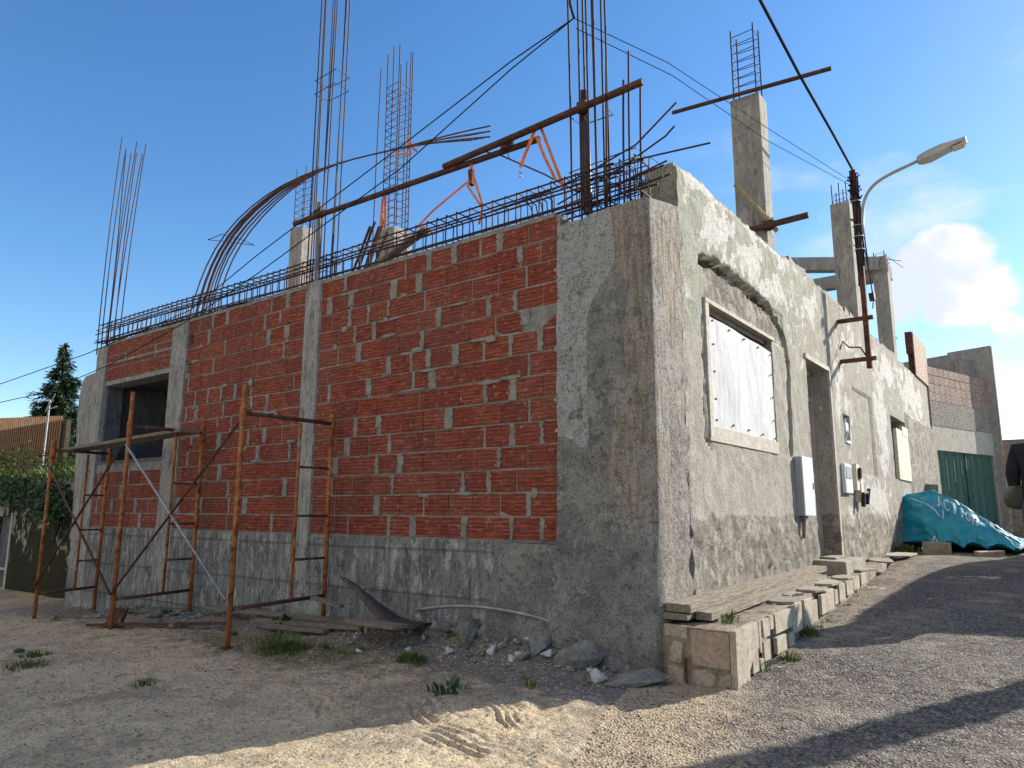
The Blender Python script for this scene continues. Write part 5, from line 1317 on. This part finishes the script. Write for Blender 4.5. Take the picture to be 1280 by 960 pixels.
q.build('slats', M['fence'], FN); q = MB(); q.box(0,.05,.3,7.7,.09,.4); q.box(0,.05,2.0,7.7,.09,2.1); q.build('rail', M['fence'], FN)
q = MB(); q.box(-.1,.10,-1.5,7.9,.25,2.1); q.build('base', M['bark'], FN)
AN = empty('antenna_pole', (-22.3,4.0,1.2), 'thin pale pole with short cross arms in front of the fir', 'pole')
q = MB(); q.tube([(0,0,0),(0,0,3.3)], .03, 6); q.build('mast', M['galv'], AN)
q = MB(); q.tube([(-.05,0,3.0),(.55,0,3.05)], .018, 5); q.tube([(0,0,3.1),(.35,0,3.45)], .018, 5); q.tube([(-.25,0,2.95),(0,0,3.2)], .015, 5); q.build('cross_arm', M['galv'], AN)

# ------------------------------------------------------------------ person at the right edge
def skin_mesh(name, verts, edges, radii, mat, parent=None, sub=2):
    me = bpy.data.meshes.new(name); me.from_pydata(verts, edges, []); o = link(bpy.data.objects.new(name, me))
    m = o.modifiers.new('s', 'SKIN'); me.skin_vertices or None
    if not me.skin_vertices: pass
    for i, sv in enumerate(me.skin_vertices[0].data):
        r_ = radii[i]; sv.radius = (r_, r_) if isinstance(r_, float) else r_; sv.use_root = (i == 0)
    s = o.modifiers.new('u', 'SUBSURF'); s.levels = sub; s.render_levels = sub
    dg = bpy.context.evaluated_depsgraph_get(); dg.update(); ev = o.evaluated_get(dg); nm = bpy.data.meshes.new_from_object(ev); nm.name = name
    o.modifiers.clear(); o.data = nm; nm.materials.clear(); nm.materials.append(mat)
    nm.polygons.foreach_set('use_smooth', [True]*len(nm.polygons))
    if parent is not None: o.parent = parent
    return o
PX, PY = 2.235, 4.52
PR = empty('person', (PX,PY,gz(PX,PY)+.012), 'person in a dark jacket and blue jeans at the right edge, carrying a patterned bag', 'person', rz=R(-12)); PR.scale = (1.07,1.07,1.07)
# local frame: +y = facing direction
V = [(0,0,.95),(0,.0,1.10),(0,.0,1.28),(0,-.01,1.42),(0,0,1.50),(0,.02,1.56),(0,.02,1.64),(0,.015,1.70),
     (-.10,0,.90),(-.11,.02,.50),(-.11,-.02,.10),(-.11,.10,.05),(.10,0,.90),(.11,.05,.50),(.12,.03,.10),(.12,.15,.05),
     (-.17,0,1.42),(-.23,-.02,1.15),(-.22,.08,.93),(.17,0,1.42),(.25,-.03,1.15),(.22,.12,.98)]
E_ = [(0,1),(1,2),(2,3),(3,4),(4,5),(5,6),(6,7),(0,8),(8,9),(9,10),(10,11),(0,12),(12,13),(13,14),(14,15),(3,16),(16,17),(17,18),(3,19),(19,20),(20,21)]
Rd = [(.15,.11),(.13,.10),(.15,.11),(.12,.09),.055,(.072,.088),(.078,.098),(.06,.075),(.075,.075),.05,.036,(.04,.03),(.075,.075),.05,.036,(.04,.03),.06,.043,.028,.06,.043,.028]
Rd = [r_ if isinstance(r_, tuple) else float(r_) for r_ in Rd]
# hands: palm + five fingers
def hand(V, E_, Rd, wrist, d, side):
    w = Vector(V[wrist]); d = Vector(d).normalized(); s_ = Vector(side).normalized(); n_ = d.cross(s_); p = len(V)
    V.append(tuple(w+d*.05)); Rd.append((.020,.032)); E_.append((wrist, p))
    V.append(tuple(w+d*.09)); Rd.append((.017,.036)); E_.append((p, p+1))
    for k in range(4):
        off = s_*(k-1.5)*.019; L = (.062,.075,.07,.055)[k]; b = len(V)
        V.append(tuple(w+d*.105+off)); V.append(tuple(w+d*(.105+L*.5)+off*1.1+n_*.012)); V.append(tuple(w+d*(.10+L*.85)+off*1.1+n_*.035)); Rd.extend([.0095,.009,.0075]); E_ += [(p+1,b),(b,b+1),(b+1,b+2)]
    b = len(V); V.append(tuple(w+d*.05-s_*.038+n_*.012)); V.append(tuple(w+d*.085-s_*.048+n_*.03)); Rd.extend([.012,.009]); E_ += [(p,b),(b,b+1)]
hand(V, E_, Rd, 18, (.02,.15,-1), (0,1,0)); hand(V, E_, Rd, 21, (0,.3,-1), (0,1,0))
body = skin_mesh('body', V, E_, Rd, M['skin'], PR)
q = MB()
for sx in (-1, 1):
    q.tube([(sx*.03,.103,1.635),(sx*.03,.118,1.635)], .011, 8); q.tube([(sx*.083,.0,1.60),(sx*.088,-.005,1.65)], .016, 6)
q.tube([(0,.11,1.63),(0,.135,1.60),(0,.115,1.592)], .012, 6); q.tube([(-.022,.112,1.567),(0,.118,1.565),(.022,.112,1.567)], .006, 5); q.build('face_features', M['skin'], body, smooth=True)
skin_mesh('jacket', [(0,0,.80),(0,0,.93),(0,0,1.2),(0,-.005,1.36),(0,0,1.47),(-.18,0,1.42),(-.245,-.02,1.17),(-.232,.06,.98),(-.222,.085,.90),(.18,0,1.42),(.265,-.03,1.17),(.235,.09,1.02),(.222,.125,.94)],
          [(0,1),(1,2),(2,3),(3,4),(3,5),(5,6),(6,7),(7,8),(3,9),(9,10),(10,11),(11,12)], [(.185,.155),(.195,.16),(.185,.145),(.17,.13),(.09,.085),.09,.07,.055,.05,.09,.07,.055,.05], M['jacket'], PR)
skin_mesh('jeans', [(0,0,1.0),(-.095,0,.84),(-.108,.02,.5),(-.112,-.02,.11),(.095,0,.84),(.108,.045,.5),(.12,.03,.11)], [(0,1),(1,2),(2,3),(0,4),(4,5),(5,6)], [(.15,.12),(.125,.125),.092,.076,(.125,.125),.092,.076], M['jeans'], PR)
skin_mesh('hair', [(0,-.02,1.58),(0,-.01,1.67),(0,-.0,1.73),(0,-.075,1.66),(.0,-.09,1.56),(.0,-.08,1.48)], [(0,1),(1,2),(1,3),(3,4),(4,5)], [(.085,.085),(.093,.10),(.07,.08),(.08,.06),(.075,.045),(.06,.03)], M['hair'], body)
for sx, yy in ((-.11,.05),(.12,.10)):
    skin_mesh('shoe', [(sx,yy-.11,.045),(sx,yy,.045),(sx,yy+.10,.038)], [(0,1),(1,2)], [(.046,.044),(.05,.044),(.042,.03)], M['black'], PR)
bg = skin_mesh('shoulder_bag', [(.0,0,0),(0,0,-.14),(0,0,-.28)], [(0,1),(1,2)], [(.035,.11),(.05,.16),(.04,.13)], M['bag'], None); bg.location = (PX-.23,PY+.03,gz(PX,PY)+1.17); bg.rotation_euler = (0,0,R(100)-R(0))
tag(bg, 'olive and grey patterned bag held at the side of the dark-clothed person', 'bag')
q = MB(); q.tube([(0,-.07,.0),(0,-.05,.06),(0,-.02,.085),(0,.02,.085),(0,.05,.06),(0,.07,.0)], .008, 6); q.build('handle', M['black'], bg)

# ------------------------------------------------------------------ things just right of the frame that throw the shadows
VN = empty('parked_van', (2.90,6.45,gz(3,6.4)+.0), 'pale van parked along the right side of the street, out of the picture', 'van')
prof = [(.0,.30),(.0,1.15),(.03,1.85),(.12,2.10),(.4,2.17),(3.0,2.17),(3.6,2.05),(4.1,1.78),(4.5,1.35),(4.75,1.0),(4.78,.30)]
q = MB(); rings = []
for (inset, x) in ((.10,0),(.0,.10),(.0,1.7),(.10,1.8)):
    b = len(q.v)
    for (y, z_) in prof: 
        q.v.append(Vector((x+(.06*max(0,z_-1.1) if x < .9 else -.06*max(0,z_-1.1)), min(max(y, inset*.5), 4.78-inset*.5), z_-(inset*.4 if z_ > 1 else 0))))
    rings.append(b)
n_ = len(prof)
for a, b in zip(rings, rings[1:]):
    for k in range(n_): q.face((a+k, a+(k+1) % n_, b+(k+1) % n_, b+k))
q.face([rings[0]+k for k in range(n_)]); q.face([rings[-1]+k for k in range(n_)])
vb = q.build('body', M['carpaint'], VN)
for x in (-.012, 1.785):
    q = MB(); q.prism([(x+.03,.35,1.22),(x+.03,1.5,1.22),(x+.07,1.5,1.75),(x+.07,.45,1.75)], (.03,0,0)); q.build('window', M['glass'], VN)
    q = MB(); q.prism([(x+.03,2.5,1.22),(x+.03,3.55,1.22),(x+.07,3.15,1.75),(x+.07,2.5,1.75)], (.03,0,0)); q.build('window', M['glass'], VN)
for y in (.85,3.95):
    for x in (.08,1.72):
        q = MB(); q.tube([(x-.11,y,.32),(x+.11,y,.32)], .32, 24); wh = q.build('wheel', M['black'], VN); q = MB(); q.tube([(x-.115,y,.32),(x+.115,y,.32)], .19, 16); q.build('rim', M['steel'], wh)
q = MB(); q.box(.08,-.02,.75,.22,.03,1.05); q.build('tail_light', M['redlens'], VN); q = MB(); q.box(1.58,-.02,.75,1.72,.03,1.05); q.build('tail_light', M['redlens'], VN)
q = MB(); q.box(.2,-.0,1.2,1.6,.04,1.7); q.build('rear_window', M['glass'], VN)
UP = empty('utility_pole', (4.05,5.25,.3), 'thick concrete utility pole beyond the right edge of the picture', 'pole')

# ------------------------------------------------------------------ camera, sun, sky
SAZ, SEL = R(28.0), R(26.0)
sd = Vector((math.sin(SAZ)*math.cos(SEL), math.cos(SAZ)*math.cos(SEL), math.sin(SEL)))
# pole placed where its shadow crosses the lower right of the road
UP.location = (4.35,5.0,.3)
q = MB(); q.tube([(0,0,-.5),(0,0,8.5)], .19, 12, r1=.13); q.build('shaft', M['concrete'], UP, smooth=True)
q = MB(); q.box(-.5,-.04,7.9,.5,.04,7.98); q.build('crossarm', M['galv'], UP)
L = bpy.data.lights.new('sun', 'SUN'); L.energy = 4.4; L.angle = R(.53); L.color = (1,.92,.79)
so = link(bpy.data.objects.new('sun', L)); so.rotation_euler = (-sd).to_track_quat('-Z', 'Y').to_euler(); so.location = (0,0,30)

w = bpy.data.worlds.new('World'); scene.world = w; w.use_nodes = True; nt = w.node_tree; nn = nt.nodes; ll = nt.links
bgd = nn['Background']; sky = nn.new('ShaderNodeTexSky'); sky.sky_type = 'NISHITA'; sky.sun_disc = False; sky.sun_elevation = SEL; sky.sun_rotation = SAZ
sky.altitude = 50; sky.air_density = 1.0; sky.dust_density = .25; sky.ozone_density = 2.0
bgd.inputs['Strength'].default_value = .13
tc = nn.new('ShaderNodeTexCoord').outputs['Generated']
def dirv(az, el): return Vector((math.sin(az)*math.cos(el), math.cos(az)*math.cos(el), math.sin(el)))
def vmath(op, a, b):
    m = nn.new('ShaderNodeVectorMath'); m.operation = op
    for s_, v_ in zip(m.inputs, (a, b)):
        if isinstance(v_, bpy.types.NodeSocket): ll.new(v_, s_)
        else: s_.default_value = v_
    return m
def wm(op, a, b=0.0, c=0.0):
    m = nn.new('ShaderNodeMath'); m.operation = op; m.use_clamp = False
    for s_, v_ in zip(m.inputs, (a, b, c)):
        if isinstance(v_, bpy.types.NodeSocket): ll.new(v_, s_)
        else: s_.default_value = v_
    return m.outputs[0]
def wnoise(scale, detail, rough=.6, sc=(1,1,1)):
    mp = nn.new('ShaderNodeMapping'); mp.inputs['Scale'].default_value = sc; ll.new(tc, mp.inputs[0])
    x = nn.new('ShaderNodeTexNoise'); x.inputs['Scale'].default_value = scale; x.inputs['Detail'].default_value = detail; x.inputs['Roughness'].default_value = rough; ll.new(mp.outputs[0], x.inputs['Vector']); return x.outputs['Fac']
def mrange(x, a, b, c=0, d=1):
    m = nn.new('ShaderNodeMapRange'); m.interpolation_type = 'SMOOTHSTEP'; ll.new(x, m.inputs[0]); m.inputs[1].default_value = a; m.inputs[2].default_value = b; m.inputs[3].default_value = c; m.inputs[4].default_value = d; return m.outputs[0]
def px_dir(x, y):
    f = 901.0; p = R(10); h = R(37.1); Fh = Vector((-math.sin(h), math.cos(h), 0)); Rr = Vector((math.cos(h), math.sin(h), 0)); U = Vector((0,0,1))
    Fv = Fh*math.cos(p)+U*math.sin(p); Uv = U*math.cos(p)-Fh*math.sin(p)
    return (Rr*(x-640)-Uv*(y-480)+Fv*f).normalized()
fine = wnoise(9, 8, .62); fine2 = wnoise(26, 6, .65)
def puff(d, r0, soft=.05):
    dist = vmath('DISTANCE', tc, tuple(d)).outputs['Value']
    e = wm('ADD', dist, wm('MULTIPLY', wm('SUBTRACT', fine, .5), r0*1.9)); e = wm('ADD', e, wm('MULTIPLY', wm('SUBTRACT', fine2, .5), r0*.7))
    return mrange(e, r0*1.12, r0*.62, 0, 1)
masks = [puff(px_dir(1190,325), .046), puff(px_dir(1222,358), .040), puff(px_dir(1150,345), .038), puff(px_dir(1180,378), .038), puff(px_dir(1125,380), .034), puff(px_dir(1262,405), .018)]
m_ = masks[0]
for k in masks[1:]: m_ = wm('MAXIMUM', m_, k)
wisp = wm('MULTIPLY', mrange(wnoise(3.2, 8, .6, (1,1,2.6)), .47, .74, 0, .6), mrange(vmath('DISTANCE', tc, tuple(px_dir(1280,380))).outputs['Value'], .62, .12, 0, 1))
m_ = wm('MAXIMUM', m_, wisp)
fill_bank_d = vmath('DISTANCE', tc, tuple(dirv(R(205), R(30)))).outputs['Value']   # added cloud behind the camera, unseen, brightens the shaded wall and ground
bank = wm('MULTIPLY', mrange(fill_bank_d, 1.12, .80, 0, 1), mrange(wnoise(2.6, 8, .6), .36, .52, .55, 1))
mxb = nn.new('ShaderNodeMix'); mxb.data_type = 'RGBA'
mx = nn.new('ShaderNodeMix'); mx.data_type = 'RGBA'; ll.new(m_, mx.inputs[0])
hs = nn.new('ShaderNodeHueSaturation'); hs.inputs['Saturation'].default_value = 1.27; hs.inputs['Hue'].default_value = .503; hs.inputs['Value'].default_value = .86; ll.new(sky.outputs[0], hs.inputs['Color'])
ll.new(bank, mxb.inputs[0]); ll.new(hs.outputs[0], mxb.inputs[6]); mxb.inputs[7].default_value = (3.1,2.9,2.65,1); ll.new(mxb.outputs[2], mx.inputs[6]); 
cshade = nn.new('ShaderNodeMix'); cshade.data_type = 'RGBA'; ll.new(mrange(wnoise(7, 7, .6, (1,1,1.6)), .42, .60, 0, 1), cshade.inputs[0]); cshade.inputs[6].default_value = (3.2,3.5,3.95,1); cshade.inputs[7].default_value = (4.3,4.25,4.2,1); ll.new(cshade.outputs[2], mx.inputs[7])
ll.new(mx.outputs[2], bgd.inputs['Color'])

cam = bpy.data.cameras.new('camera'); co = link(bpy.data.objects.new('camera', cam)); scene.camera = co
cam.sensor_width = 36; cam.lens = 901.0/1280*36; cam.clip_end = 3000; cam.clip_start = .05
Hh = R(37.1)
co.location = (2.39,-4.96,1.16)
co.rotation_mode = 'XYZ'
rm = Matrix.Rotation(Hh, 4, 'Z') @ Matrix.Rotation(R(90+10.0), 4, 'X') @ Matrix.Rotation(R(.18), 4, 'Z')
co.rotation_euler = rm.to_euler()
vs = scene.view_settings; vs.view_transform = 'Standard'; vs.look = 'None'; vs.gamma = 1; vs.exposure = 1.0; vs.use_curve_mapping = False
scene.render.engine = 'CYCLES'
scene.cycles.max_bounces = 6
